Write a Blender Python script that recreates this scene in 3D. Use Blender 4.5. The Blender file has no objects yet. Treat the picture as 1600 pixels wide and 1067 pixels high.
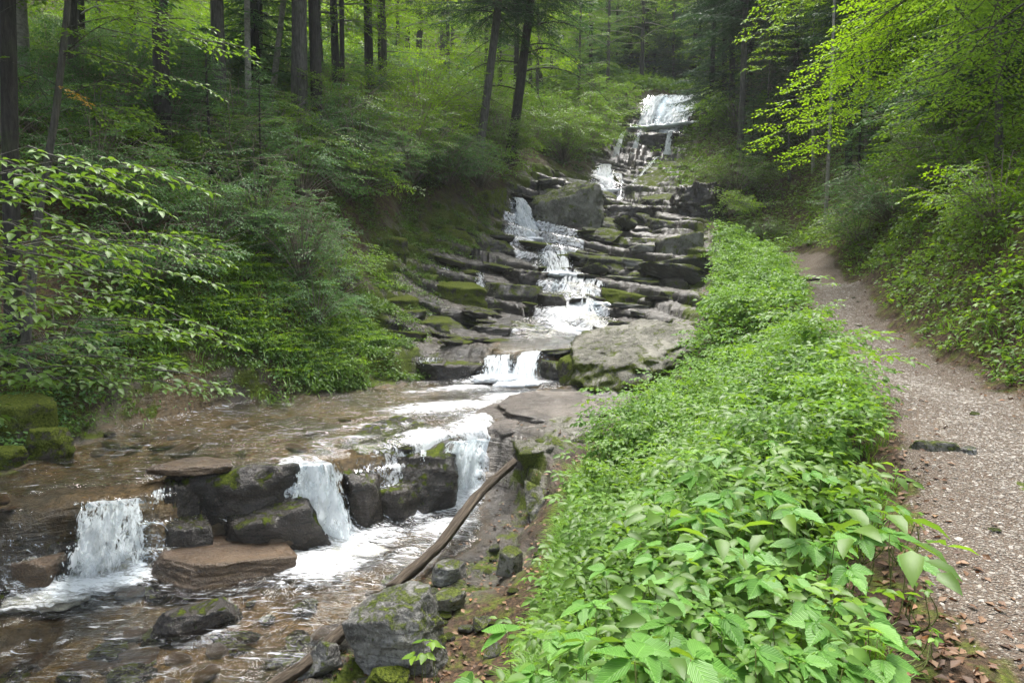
import bpy, math, random
import numpy as np
from math import radians as R

sc = bpy.context.scene
C = sc.collection
random.seed(7)
rng = np.random.default_rng(11)

# ------------------------------------------------------------------ camera, light
FPX, PITCH, CZ = 1062.0, R(5.0), 1.6
cam_d = bpy.data.cameras.new('camera')
cam = bpy.data.objects.new('camera', cam_d); C.objects.link(cam)
cam.location = (0, 0, CZ)
cam.rotation_euler = (R(90) - PITCH, 0, 0)
cam_d.sensor_width = 36.0
cam_d.lens = 36.0 * FPX / 1600.0
cam_d.clip_start = 0.05
cam_d.clip_end = 600
sc.camera = cam

SUN_EL, SUN_AZ = 66.0, 12.0      # azimuth clockwise from +Y
w = bpy.data.worlds.new('World'); sc.world = w; w.use_nodes = True
nt = w.node_tree; nt.nodes.clear()
wo = nt.nodes.new('ShaderNodeOutputWorld'); bg = nt.nodes.new('ShaderNodeBackground')
sky = nt.nodes.new('ShaderNodeTexSky'); sky.sky_type = 'NISHITA'; sky.sun_disc = False
sky.sun_elevation = R(SUN_EL); sky.sun_rotation = R(SUN_AZ)
sky.air_density = 1.0; sky.dust_density = 4.0; sky.ozone_density = 0.6
bg.inputs['Strength'].default_value = 0.15
hs = nt.nodes.new('ShaderNodeHueSaturation'); hs.inputs['Saturation'].default_value = .5
nt.links.new(sky.outputs[0], hs.inputs['Color']); nt.links.new(hs.outputs[0], bg.inputs['Color']); nt.links.new(bg.outputs[0], wo.inputs['Surface'])
sd = bpy.data.lights.new('sun', 'SUN'); sd.energy = 2.2; sd.angle = R(35); sd.color = (1.0, 0.97, 0.92)
sun = bpy.data.objects.new('sun', sd); C.objects.link(sun)
_e, _a = R(SUN_EL), R(SUN_AZ)
from mathutils import Vector
sun.rotation_euler = Vector((math.sin(_a) * math.cos(_e), math.cos(_a) * math.cos(_e), math.sin(_e))).to_track_quat('Z', 'Y').to_euler()
sc.view_settings.view_transform = 'Standard'
sc.view_settings.look = 'None'
sc.view_settings.gamma = 1.0
sc.view_settings.exposure = 1.95
sc.cycles.max_bounces = 6
sc.cycles.diffuse_bounces = 3
sc.cycles.glossy_bounces = 2
sc.cycles.transmission_bounces = 3
sc.cycles.transparent_max_bounces = 10
sc.cycles.use_denoising = True
sc.cycles.caustics_reflective = False
sc.cycles.caustics_refractive = False

# ------------------------------------------------------------------ photo geometry helpers
def PT(u, v, Y):
    """real point at forward distance Y seen at photo coordinate u, v"""
    dx = (u - 800.0) / FPX; dv = (v - 533.5) / FPX
    fy = math.cos(PITCH) - dv * math.sin(PITCH)
    fz = -math.sin(PITCH) - dv * math.cos(PITCH)
    k = Y / fy
    return np.array((dx * k, Y, CZ + fz * k))
def PZ(u, v, z):
    dv = (v - 533.5) / FPX
    fy = math.cos(PITCH) - dv * math.sin(PITCH)
    fz = -math.sin(PITCH) - dv * math.cos(PITCH)
    return PT(u, v, (z - CZ) / fz * fy)

# ------------------------------------------------------------------ noise
def _hash(ix, iy, iz, seed):
    h = (ix * 374761393 + iy * 668265263 + iz * 2147483647 * 31 + seed * 1274126177) & 0xffffffff
    h = ((h ^ (h >> 13)) * 1274126177) & 0xffffffff
    h = ((h ^ (h >> 16)) * 2246822519) & 0xffffffff
    return (h ^ (h >> 15)) & 0xffffffff
def noise(x, y, z=0.0, seed=0):
    x, y, z = np.broadcast_arrays(np.asarray(x, float), np.asarray(y, float), np.asarray(z, float))
    xi, yi, zi = np.floor(x).astype(np.int64), np.floor(y).astype(np.int64), np.floor(z).astype(np.int64)
    fx, fy, fz = x - xi, y - yi, z - zi
    sx, sy, sz = [f * f * f * (f * (f * 6 - 15) + 10) for f in (fx, fy, fz)]
    out = 0
    for dx in (0, 1):
        for dy in (0, 1):
            for dz in (0, 1):
                h = _hash(xi + dx, yi + dy, zi + dz, seed)
                gx = ((h & 1023) / 511.5 - 1); gy = (((h >> 10) & 1023) / 511.5 - 1); gz = (((h >> 20) & 1023) / 511.5 - 1)
                d = gx * (fx - dx) + gy * (fy - dy) + gz * (fz - dz)
                out = out + d * (sx if dx else 1 - sx) * (sy if dy else 1 - sy) * (sz if dz else 1 - sz)
    return out * 1.3
def fbm(x, y, z=0.0, seed=0, oct=4, gain=0.5, lac=2.03):
    a, s, o = 1.0, 1.0, 0
    for i in range(oct):
        o = o + a * noise(x * s, y * s, np.asarray(z) * s, seed + i); a *= gain; s *= lac
    return o
def ridged(x, y, z=0.0, seed=0, oct=4):
    a, s, o = 1.0, 1.0, 0
    for i in range(oct):
        o = o + a * (1 - 2 * np.abs(noise(x * s, y * s, np.asarray(z) * s, seed + i))); a *= .5; s *= 2.1
    return o
def cells(x, y, seed=0):
    """blocky noise: one random value per irregular cell"""
    xi, yi = np.floor(x).astype(np.int64), np.floor(y).astype(np.int64); best = np.full(np.shape(x), 9.); val = np.zeros(np.shape(x))
    for dx in (-1, 0, 1):
        for dy in (-1, 0, 1):
            h = _hash(xi + dx, yi + dy, xi * 0, seed); px = xi + dx + (h & 1023) / 1023; py = yi + dy + ((h >> 10) & 1023) / 1023
            d = (x - px) ** 2 + (y - py) ** 2; m = d < best; best = np.where(m, d, best); val = np.where(m, ((h >> 20) & 1023) / 511.5 - 1, val)
    return val
def smooth(a, b, x):
    t = np.clip((x - a) / (b - a), 0, 1); return t * t * (3 - 2 * t)

# ------------------------------------------------------------------ materials
def new_mat(name):
    m = bpy.data.materials.new(name); m.use_nodes = True
    t = m.node_tree; t.nodes.clear()
    return m, t, t.nodes, t.links
def N(t, typ, **kw):
    n = t.nodes.new(typ)
    for k, v in kw.items():
        if k.startswith('i_'): n.inputs[k[2:].replace('_', ' ')].default_value = v
        else: setattr(n, k, v)
    return n
def ramp(t, src, stops, interp='LINEAR'):
    r = t.nodes.new('ShaderNodeValToRGB'); r.color_ramp.interpolation = interp
    e = r.color_ramp.elements
    while len(e) < len(stops): e.new(0.5)
    for q, (p, c) in zip(e, stops):
        q.position = p; q.color = (c, c, c, 1) if not isinstance(c, tuple) else (*c, 1)
    t.links.new(src, r.inputs[0]); return r.outputs[0]
def tnoise(t, scale, detail=4, rough=.55, vec=None, dist=0.0):
    n = N(t, 'ShaderNodeTexNoise'); n.inputs['Scale'].default_value = scale; n.inputs['Detail'].default_value = detail
    n.inputs['Roughness'].default_value = rough; n.inputs['Distortion'].default_value = dist
    if vec is not None: t.links.new(vec, n.inputs['Vector'])
    return n.outputs['Fac']
def mixc(t, fac, a, b, mode='MIX'):
    m = N(t, 'ShaderNodeMix', data_type='RGBA', blend_type=mode)
    for s, v in ((0, fac), (6, a), (7, b)):
        if isinstance(v, bpy.types.NodeSocket): t.links.new(v, m.inputs[s])
        else: m.inputs[s].default_value = v if not isinstance(v, tuple) else (*v, 1)
    return m.outputs[2]
def math_(t, op, a, b=None, clamp=False):
    m = N(t, 'ShaderNodeMath', operation=op, use_clamp=clamp)
    for i, v in enumerate((a, b)):
        if v is None: continue
        if isinstance(v, bpy.types.NodeSocket): t.links.new(v, m.inputs[i])
        else: m.inputs[i].default_value = v
    return m.outputs[0]
def objvec(t, sx=1, sy=1, sz=1, gen='Object', rot=(0, 0, 0)):
    tc = N(t, 'ShaderNodeTexCoord'); mp = N(t, 'ShaderNodeMapping')
    mp.inputs['Scale'].default_value = (sx, sy, sz); mp.inputs['Rotation'].default_value = rot
    t.links.new(tc.outputs[gen], mp.inputs[0]); return mp.outputs[0]
def bump(t, h, strength=.5, dist=.02, normal=None):
    b = N(t, 'ShaderNodeBump'); b.inputs['Strength'].default_value = strength; b.inputs['Distance'].default_value = dist
    t.links.new(h, b.inputs['Height'])
    if normal is not None: t.links.new(normal, b.inputs['Normal'])
    return b.outputs[0]
def attr(t, name):
    return N(t, 'ShaderNodeAttribute', attribute_name=name).outputs['Fac']
def out(t, sh):
    o = N(t, 'ShaderNodeOutputMaterial'); t.links.new(sh, o.inputs['Surface'])
def principled(t, col, rough=.6, normal=None, spec=.5):
    p = N(t, 'ShaderNodeBsdfPrincipled')
    for k, v in (('Base Color', col), ('Roughness', rough), ('Specular IOR Level', spec)):
        if isinstance(v, bpy.types.NodeSocket): t.links.new(v, p.inputs[k])
        else: p.inputs[k].default_value = (*v, 1) if isinstance(v, tuple) else v
    if normal is not None: t.links.new(normal, p.inputs['Normal'])
    return p.outputs[0]

def leaf_mat(name, c_dark, c_mid, c_lite, transl=.45, rough=.45, veins=False, spec=.35):
    m, t, n, l = new_mat(name)
    r = attr(t, 'rnd')
    col = ramp(t, r, [(0.0, c_dark), (.5, c_mid), (.93, c_lite), (1.0, tuple(min(1, x) for x in (c_lite[0] * 1.5, c_lite[1] * 1.05, c_lite[2] * .7)))])
    nrm = None
    if veins:
        uv = N(t, 'ShaderNodeTexCoord').outputs['UV']
        sp = N(t, 'ShaderNodeSeparateXYZ'); l.new(uv, sp.inputs[0])
        au = math_(t, 'ABSOLUTE', math_(t, 'SUBTRACT', sp.outputs[0], 0.5))
        ph = math_(t, 'SUBTRACT', math_(t, 'MULTIPLY', sp.outputs[1], 9.0), math_(t, 'MULTIPLY', au, 6.5))
        tri = math_(t, 'ABSOLUTE', math_(t, 'SUBTRACT', math_(t, 'FRACT', ph), 0.5))
        side = ramp(t, tri, [(0.0, 1.0), (.10, 0.0)])
        mid = ramp(t, au, [(0.0, 1.0), (.03, 0.0)])
        vein = math_(t, 'MAXIMUM', math_(t, 'MULTIPLY', side, .6), mid)
        col = mixc(t, math_(t, 'MULTIPLY', vein, .45), col, tuple(min(1, x * 1.7 + .02) for x in c_lite))
        nrm = bump(t, ramp(t, tri, [(0, 0.0), (.25, 1.0), (.5, .8)]), .35, .004)
    blotch = tnoise(t, 30.0, 2)
    col = mixc(t, math_(t, 'MULTIPLY', blotch, .35), col, c_dark)
    p = principled(t, col, rough, nrm, spec)
    tr = N(t, 'ShaderNodeBsdfTranslucent')
    hs = N(t, 'ShaderNodeHueSaturation'); hs.inputs['Hue'].default_value = .485; hs.inputs['Saturation'].default_value = 1.1; hs.inputs['Value'].default_value = 1.25
    l.new(col, hs.inputs['Color']); l.new(hs.outputs[0], tr.inputs['Color'])
    if nrm is not None: l.new(nrm, tr.inputs['Normal'])
    mx = N(t, 'ShaderNodeMixShader'); mx.inputs[0].default_value = transl
    l.new(p, mx.inputs[1]); l.new(tr.outputs[0], mx.inputs[2]); out(t, mx.outputs[0])
    return m

M = {}
M['leaf_bank'] = leaf_mat('bank_leaves', (.05, .125, .018), (.135, .262, .046), (.225, .375, .085), spec=.2)
M['leaf_big'] = leaf_mat('broad_leaves', (.075, .19, .03), (.12, .27, .05), (.18, .35, .075), .35, .38, True, .25)
M['leaf_beech'] = leaf_mat('beech_leaves', (.06, .125, .02), (.12, .225, .035), (.20, .34, .045), .5)
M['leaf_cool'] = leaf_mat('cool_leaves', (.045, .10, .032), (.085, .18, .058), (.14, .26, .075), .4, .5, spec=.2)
M['leaf_yellow'] = leaf_mat('sunny_leaves', (.10, .20, .02), (.18, .33, .035), (.28, .45, .05), .55)
M['leaf_gold'] = leaf_mat('golden_leaves', (.25, .16, .02), (.45, .28, .03), (.5, .4, .05), .5)
M['needle'] = leaf_mat('spruce_needles', (.02, .055, .02), (.035, .09, .03), (.07, .15, .045), .25, .5)
M['needle_soft'] = leaf_mat('soft_needles', (.07, .15, .05), (.12, .24, .08), (.17, .32, .11), .4, .5)
M['grass'] = leaf_mat('grass_blades', (.08, .18, .02), (.14, .29, .03), (.24, .40, .05), .45, .4)
M['fern'] = leaf_mat('fern_leaves', (.05, .105, .018), (.10, .19, .03), (.17, .29, .045), .45)
M['litter'] = leaf_mat('dead_leaves', (.05, .025, .012), (.13, .065, .03), (.25, .15, .08), .15, .6)

def rock_mat(name, base, pale, moss=.5, wet=0.0, lichen=.3, strata=True, mdir=.22):
    m, t, n, l = new_mat(name)
    v = objvec(t)
    big = tnoise(t, 1.6, 5, .6, v); med = tnoise(t, 7, 6, .65, v, .4); fine = tnoise(t, 45, 4, .7, v)
    col = mixc(t, ramp(t, med, [(.35, 0.0), (.65, 1.0)]), base, tuple(x * .45 for x in base))
    col = mixc(t, math_(t, 'MULTIPLY', ramp(t, big, [(.45, 0.0), (.6, 1.0)]), .7), col, pale)
    spk = ramp(t, fine, [(.55, 0.0), (.68, 1.0)])
    col = mixc(t, math_(t, 'MULTIPLY', spk, .65), col, tuple(min(1, x * 1.35) for x in pale))
    col = mixc(t, math_(t, 'MULTIPLY', ramp(t, fine, [(.34, 1.0), (.45, 0.0)]), .8), col, tuple(x * .25 for x in base))
    if strata:
        sv = objvec(t, .6, .6, 9, rot=(R(12), R(-10), 0))
        st = tnoise(t, 2.2, 5, .6, sv, .6)
        col = mixc(t, math_(t, 'MULTIPLY', ramp(t, st, [(.33, 1.0), (.47, 0.0)]), .65), col, tuple(x * .2 for x in base))
    if lichen > 0:
        li = N(t, 'ShaderNodeTexVoronoi'); li.inputs['Scale'].default_value = 5; l.new(v, li.inputs['Vector'])
        lf = math_(t, 'MULTIPLY', ramp(t, li.outputs['Distance'], [(.18, 1.0), (.34, 0.0)]), ramp(t, med, [(.45, 0.0), (.6, 1.0)]))
        col = mixc(t, math_(t, 'MULTIPLY', lf, lichen), col, (.33, .33, .29))
    geo = N(t, 'ShaderNodeNewGeometry'); sp = N(t, 'ShaderNodeSeparateXYZ'); l.new(geo.outputs['Normal'], sp.inputs[0])
    up = math_(t, 'ADD', math_(t, 'MULTIPLY', sp.outputs[2], mdir), math_(t, 'MULTIPLY', tnoise(t, 3.6, 9, .78, v, .5), 1.5))
    mf = ramp(t, up, [(1.08 - moss * .62, 0.0), (1.20 - moss * .62, 1.0)])
    mcol = mixc(t, ramp(t, fine, [(.35, 0.0), (.65, 1.0)]), (.025, .042, .005), (.16, .20, .022))
    col = mixc(t, math_(t, 'MULTIPLY', mf, .85 if moss > .01 else 0.0), col, mcol)
    h = math_(t, 'ADD', math_(t, 'MULTIPLY', med, 1.0), math_(t, 'MULTIPLY', fine, .35))
    h = math_(t, 'ADD', h, math_(t, 'MULTIPLY', mf, math_(t, 'MULTIPLY', tnoise(t, 110, 2, .6, v), .6)))
    nrm = bump(t, h, 1.0, .05)
    rg = mixc(t, mf, (.85 - .70 * wet,) * 3, (.9,) * 3)
    sp_ = mixc(t, mf, (.45 + .1 * wet,) * 3, (.08,) * 3)
    out(t, principled(t, col, rg, nrm, sp_))
    return m
M['rock_pale'] = rock_mat('pale_lichen_rock', (.15, .145, .12), (.29, .28, .245), .42, 0, .5, False)
M['rock_face'] = rock_mat('pale_topped_mossy_rock', (.11, .105, .08), (.25, .24, .20), .80, 0, .5, False, -.22)
M['rock_grey'] = rock_mat('grey_rock', (.11, .105, .095), (.30, .295, .275), .30, .25, .5)
M['rock_wet'] = rock_mat('wet_dark_rock', (.026, .021, .016), (.062, .050, .040), .22, .95, 0)
M['rock_mossy'] = rock_mat('mossy_rock', (.06, .052, .038), (.12, .105, .085), .66, .3, .1)
M['rock_brown'] = rock_mat('wet_brown_rock', (.075, .045, .022), (.12, .078, .042), .0, .8, 0)
M['rock_shelf'] = rock_mat('wet_shelf_rock', (.065, .05, .038), (.17, .145, .12), .12, .8, .2)
M['rock_slab'] = rock_mat('damp_slab_rock', (.040, .036, .030), (.105, .098, .085), .42, .85, .12)

def bark_mat(name, a, b, moss, scale=1.0, smoothb=False):
    m, t, n, l = new_mat(name)
    v = objvec(t, 1, 1, .18 if not smoothb else 1.2)
    f = tnoise(t, 22 * scale, 6, .7, v, .3); g = tnoise(t, 3.0, 4, .6, objvec(t))
    col = mixc(t, ramp(t, f, [(.35, 0.0), (.65, 1.0)]), a, b)
    col = mixc(t, math_(t, 'MULTIPLY', ramp(t, g, [(.62 - .3 * moss, 0.0), (.75 - .2 * moss, 1.0)]), moss), col, (.06, .085, .025))
    out(t, principled(t, col, .85, bump(t, f, .8 if not smoothb else .25, .03), .3))
    return m
M['bark'] = bark_mat('spruce_bark', (.038, .035, .029), (.12, .113, .098), .35)
M['bark_dark'] = bark_mat('dark_bark', (.018, .016, .014), (.055, .05, .043), .3)
M['bark_pale'] = bark_mat('pale_bark', (.16, .15, .125), (.34, .325, .28), .35, .5, True)
M['twig'] = bark_mat('bare_twigs', (.10, .085, .065), (.22, .19, .15), .2)
M['twig_green'] = bark_mat('green_stems', (.10, .12, .03), (.17, .2, .06), .2)
m, t, n, l = new_mat('weathered_wood')
mp = N(t, 'ShaderNodeMapping'); mp.inputs['Scale'].default_value = (7, 1.1, 1); l.new(N(t, 'ShaderNodeTexCoord').outputs['UV'], mp.inputs[0])
f = tnoise(t, 2.6, 7, .75, mp.outputs[0], .5); g = tnoise(t, .9, 4, .6, mp.outputs[0], .3)
col = ramp(t, f, [(.30, (.018, .013, .009)), (.46, (.085, .062, .042)), (.62, (.20, .16, .115)), (.8, (.34, .29, .22))])
col = mixc(t, math_(t, 'MULTIPLY', ramp(t, g, [(.42, 0.0), (.58, 1.0)]), .7), col, (.05, .038, .026))
out(t, principled(t, col, .8, bump(t, f, 1.0, .05), .3)); M['log'] = m

# ------------------------------------------------------------------ mesh making
def mk_mesh(name, verts, tris=None, quads=None, mat=None, uv=None, rnd=None, smooth_=True, attrs=None):
    me = bpy.data.meshes.new(name)
    verts = np.asarray(verts, np.float32).reshape(-1, 3)
    parts, tot = [], []
    if tris is not None and len(tris): parts.append(np.asarray(tris, np.int32).reshape(-1)); tot.append(np.full(len(tris), 3, np.int32))
    if quads is not None and len(quads): parts.append(np.asarray(quads, np.int32).reshape(-1)); tot.append(np.full(len(quads), 4, np.int32))
    loops = np.concatenate(parts); tot = np.concatenate(tot)
    starts = np.concatenate(([0], np.cumsum(tot)[:-1])).astype(np.int32)
    me.vertices.add(len(verts)); me.vertices.foreach_set('co', verts.ravel())
    me.loops.add(len(loops)); me.loops.foreach_set('vertex_index', loops)
    me.polygons.add(len(tot)); me.polygons.foreach_set('loop_start', starts)
    if smooth_: me.polygons.foreach_set('use_smooth', np.ones(len(tot), bool))
    if uv is not None:
        ul = me.uv_layers.new(name='UVMap'); ul.data.foreach_set('uv', np.asarray(uv, np.float32)[loops].ravel())
    if rnd is not None:
        a = me.attributes.new('rnd', 'FLOAT', 'POINT'); a.data.foreach_set('value', np.asarray(rnd, np.float32))
    for k, vv in (attrs or {}).items():
        a = me.attributes.new(k, 'FLOAT', 'POINT'); a.data.foreach_set('value', np.asarray(vv, np.float32))
    me.update(calc_edges=True)
    if mat is not None: me.materials.append(mat)
    return me
def link(name, me, parent=None, loc=None):
    o = bpy.data.objects.new(name, me); C.objects.link(o)
    if parent is not None: o.parent = parent
    if loc is not None: o.location = loc
    return o
def tag(o, label=None, cat=None, group=None, kind=None):
    if label: o['label'] = label
    if cat: o['category'] = cat
    if group: o['group'] = group
    if kind: o['kind'] = kind
    return o
def thing(name, label, cat, loc=(0, 0, 0), group=None, rz=0.0, s=1.0):
    o = bpy.data.objects.new(name, None); C.objects.link(o)
    o.location = loc; o.rotation_euler = (0, 0, rz); o.scale = (s, s, s)
    return tag(o, label, cat, group)

def nz(v): return v / np.maximum(np.linalg.norm(v, axis=-1, keepdims=True), 1e-9)

# leaves are kept as frames: p position, a axis, n normal, l length
def frames(p, a, n, l, wd=None):
    p = np.asarray(p, float).reshape(-1, 3)
    return dict(p=p, a=nz(np.asarray(a, float).reshape(-1, 3)), n=np.asarray(n, float).reshape(-1, 3), l=np.asarray(l, float).reshape(-1) * np.ones(len(p)))
def cat_frames(L):
    return {k: np.concatenate([f[k] for f in L]) for k in ('p', 'a', 'n', 'l')}
def xf(F, Mx, t, s=1.0):
    return dict(p=F['p'] @ Mx.T * s + t, a=F['a'] @ Mx.T, n=F['n'] @ Mx.T, l=F['l'] * s)
def rot(ax, ang):
    ax = np.asarray(ax, float); ax = ax / np.linalg.norm(ax); x, y, z = ax; c, s = math.cos(ang), math.sin(ang); k = 1 - c
    return np.array([[c + x * x * k, x * y * k - z * s, x * z * k + y * s], [y * x * k + z * s, c + y * y * k, y * z * k - x * s], [z * x * k - y * s, z * y * k + x * s, c + z * z * k]])
def basis(d, up=(0, 0, 1)):
    d = np.asarray(d, float); d = d / np.linalg.norm(d); u = np.asarray(up, float)
    s = np.cross(u, d); s /= max(np.linalg.norm(s), 1e-6); n = np.cross(d, s)
    return np.stack([d, s, n], 1)        # columns: x->d, y->side, z->normal

LO = (np.array([[0, 0, 0], [.45, .5, .10], [1, 0, -.08], [.45, -.5, .10]]), [[0, 2, 1], [0, 3, 2]], [])
HI = (np.array([[0, 0, 0], [.33, 0, .0], [.68, 0, -.03], [1, 0, -.16], [.30, .46, .10], [.66, .36, .06], [.30, -.46, .10], [.66, -.36, .06]]),
      [[0, 1, 4], [2, 3, 5], [1, 0, 6], [3, 2, 7]], [[1, 2, 5, 4], [2, 1, 6, 7]])
BLADE = (np.array([[0, .5, 0], [0, -.5, 0], [.4, .45, .12], [.4, -.45, .12], [.75, .3, .03], [.75, -.3, .03], [1, 0, -.22]]),
         [[4, 5, 6]], [[0, 1, 3, 2], [2, 3, 5, 4]])
NEED = (np.array([[0, .5, 0], [0, -.5, 0], [1, 0, -.05]]), [[0, 1, 2]], [])
def _xl():
    k = 12; V = []; T = []; Q = []
    ts = np.linspace(0, 1, k)
    for i, tt in enumerate(ts):
        wd = (math.sin(math.pi * min(1, tt ** .72)) ** .85) * .5 * (1 - .12 * tt) if 0 < tt < 1 else 0.0
        ser = wd * (1.0 + (.10 if i % 2 else -.06))
        V += [[tt, 0, -.22 * tt * tt], [tt + .02, ser, .05 + .06 * wd - .22 * tt * tt + (.012 if i % 2 else 0)], [tt + .02, -ser, .05 + .06 * wd - .22 * tt * tt - (.012 if i % 2 else 0)]]
    for i in range(k - 1):
        a, b = 3 * i, 3 * i + 3
        Q += [[a, b, b + 1, a + 1], [b, a, a + 2, b + 2]]
    return (np.array(V), T, Q)
XL = _xl()
def leaf_geo(F, tpl, wr=.55):
    V0, T0, Q0 = tpl; n = len(F['p']); k = len(V0)
    a = F['a']; s = nz(np.cross(F['n'], a)); nn = np.cross(a, s)
    L = F['l'][:, None, None]
    v = F['p'][:, None, :] + L * (V0[None, :, 0, None] * a[:, None, :] + wr * V0[None, :, 1, None] * s[:, None, :] + V0[None, :, 2, None] * nn[:, None, :])
    off = (np.arange(n) * k)[:, None, None]
    T = (np.array(T0, np.int64).reshape(1, -1, 3) + off).reshape(-1, 3) if len(T0) else np.zeros((0, 3), int)
    Q = (np.array(Q0, np.int64).reshape(1, -1, 4) + off).reshape(-1, 4) if len(Q0) else np.zeros((0, 4), int)
    uv = np.tile(np.stack([V0[:, 1] + .5, V0[:, 0]], 1), (n, 1))
    return v.reshape(-1, 3), T, Q, uv
def leaf_mesh(name, F, tpl, mat, wr=.55, rnd=None):
    v, T, Q, uv = leaf_geo(F, tpl, wr)
    n = len(F['p'])
    if rnd is None:
        cl = .5 + .55 * noise(F['p'][:, 0] * 1.3, F['p'][:, 1] * 1.3, F['p'][:, 2] * 1.3, 5)
        rnd = np.clip(.55 * cl + .45 * rng.random(n), 0, 1)
    return mk_mesh(name, v, T, Q, mat, uv, np.repeat(rnd, len(tpl[0])))

def tube(pts, rad, k=8, cap=True):
    pts = np.asarray(pts, float); n = len(pts); rad = np.asarray(rad, float) * np.ones(n)
    d = np.gradient(pts, axis=0); d = nz(d)
    ref = np.array([0.0, 0, 1]) if abs(d[:, 2]).mean() < .8 else np.array([1.0, 0, 0])
    s = nz(np.cross(d, ref)); u = np.cross(s, d)
    th = np.linspace(0, 2 * math.pi, k, endpoint=False)
    ring = s[:, None, :] * np.cos(th)[None, :, None] + u[:, None, :] * np.sin(th)[None, :, None]
    V = (pts[:, None, :] + ring * rad[:, None, None]).reshape(-1, 3)
    i = np.arange(n - 1)[:, None] * k; j = np.arange(k)[None, :]; j2 = (j + 1) % k
    Q = np.stack([i + j, i + j2, i + k + j2, i + k + j], -1).reshape(-1, 4)
    T = []
    if cap:
        for e, base in ((0, 0), (n - 1, (n - 1) * k)):
            c = len(V); V = np.vstack([V, pts[e]])
            for q in range(k): T.append([c, base + (q + 1) % k, base + q] if e == 0 else [c, base + q, base + (q + 1) % k])
    return V, np.array(T, int).reshape(-1, 3), Q
class Geo:
    def __init__(s): s.V = []; s.T = []; s.Q = []; s.n = 0
    def add(s, V, T, Q):
        s.V.append(V); s.T.append(np.asarray(T, int).reshape(-1, 3) + s.n); s.Q.append(np.asarray(Q, int).reshape(-1, 4) + s.n); s.n += len(V)
    def tube(s, pts, rad, k=6): s.add(*tube(pts, rad, k))
    def mesh(s, name, mat): return mk_mesh(name, np.vstack(s.V), np.vstack(s.T), np.vstack(s.Q), mat)

def join_mesh(name, F, tpl, wr, mat, G, wmat):
    """leaves and the wood that carries them as one crown"""
    v, T, Q, uv = leaf_geo(F, tpl, wr); n = len(F['p']); T = np.asarray(T).reshape(-1, 3); Q = np.asarray(Q).reshape(-1, 4)
    cl = .5 + .55 * noise(F['p'][:, 0] * 1.3, F['p'][:, 1] * 1.3, F['p'][:, 2] * 1.3, 5)
    rnd = np.repeat(np.clip(.55 * cl + .45 * rng.random(n), 0, 1), len(tpl[0]))
    gv, gt, gq = np.vstack(G.V), np.vstack(G.T), np.vstack(G.Q); k = len(v)
    nt_, ng_, nq_ = len(T), len(gt), len(Q)
    me = mk_mesh(name, np.vstack([v, gv]), np.vstack([T, gt + k]), np.vstack([Q, gq + k]), mat, np.vstack([uv, np.zeros((len(gv), 2))]), np.concatenate([rnd, np.zeros(len(gv))]))
    me.materials.append(wmat)
    mi = np.zeros(nt_ + ng_ + nq_ + len(gq), np.int32); mi[nt_:nt_ + ng_] = 1; mi[nt_ + ng_ + nq_:] = 1
    me.polygons.foreach_set('material_index', mi); me.update(); return me

# ------------------------------------------------------------------ terrain
ZA, ZB, ZC = -1.37, -0.45, 0.18            # lower pool, middle pool, upper pool levels
CP = []
def cz(z, *uv):
    for u, v in uv: CP.append(PZ(u, v, z))
def cy(*uvY):
    for u, v, Y in uvY: CP.append(PT(u, v, Y))
def cw(*p):
    for q in p: CP.append(np.array(q, float))
# path
cy((1400, 1067, 2.3), (1600, 1067, 2.35), (1480, 800, 3.8), (1620, 850, 3.5), (1420, 720, 4.6), (1650, 700, 4.9), (1360, 600, 7), (1560, 610, 6.8), (1270, 500, 11.5),
   (1400, 500, 11.5), (1250, 440, 17), (1340, 440, 17), (1195, 402, 24), (1240, 405, 23), (1310, 470, 14))
cw((.2, -.5, -.05), (1.0, 1.0, .02), (1.4, 0, 0), (2.6, 0, 0), (1.0, -5, -.4), (3.5, -5, -.3), (-1.6, .5, -.7), (-3, 2, -1.3), (-6, 2, -1.6), (-10, 3, -1.7), (-4, -5, -1.9), (-.6, 2.2, -.6))
# bank between path and stream
cw((.55, 2.6, -.25), (1.0, 3.6, -.30), (.3, 3.6, -.75))
cy((1160, 880, 4.3), (1250, 700, 5.8), (1290, 590, 7.9), (1210, 500, 12.2))
cz(-.62, (1000, 880)); cz(-.95, (900, 960)); cz(-.60, (1060, 720)); cz(-.35, (1130, 620)); cz(-.95, (860, 860), (880, 800))
cy((1130, 540, 12.5), (1120, 480, 17), (1120, 430, 21), (1150, 400, 24), (1000, 650, 10.2), (930, 720, 8.2))
# shore
cz(-1.25, (750, 960), (800, 1040), (700, 1067), (600, 1100), (780, 890)); cz(-1.28, (790, 820))
# lower stream
cz(ZA, (300, 1000), (100, 1040), (500, 960), (600, 900), (660, 850), (720, 810), (20, 960), (-300, 1000), (200, 1200), (-200, 1250), (-800, 1000), (450, 905), (330, 925), (110, 935))
cz(ZB, (300, 660), (150, 700), (450, 645), (600, 650), (700, 630), (670, 670), (480, 700), (240, 735), (100, 745), (0, 760), (-300, 770), (-800, 800), (760, 640), (840, 640))
cy((880, 640, 10.5))
cz(ZC, (800, 545), (880, 530), (700, 530), (940, 530))
cz(ZB + .02, (780, 603), (650, 600), (840, 600))
cy((620, 520, 15.5), (880, 490, 19), (900, 450, 21), (860, 400, 25), (840, 380, 26.7), (1050, 470, 19), (1080, 400, 24), (1000, 400, 25), (1000, 440, 21.5),
   (620, 470, 18), (600, 400, 20), (650, 360, 23), (760, 352, 26), (750, 430, 22), (700, 480, 18.5), (1090, 440, 20.5))
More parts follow.
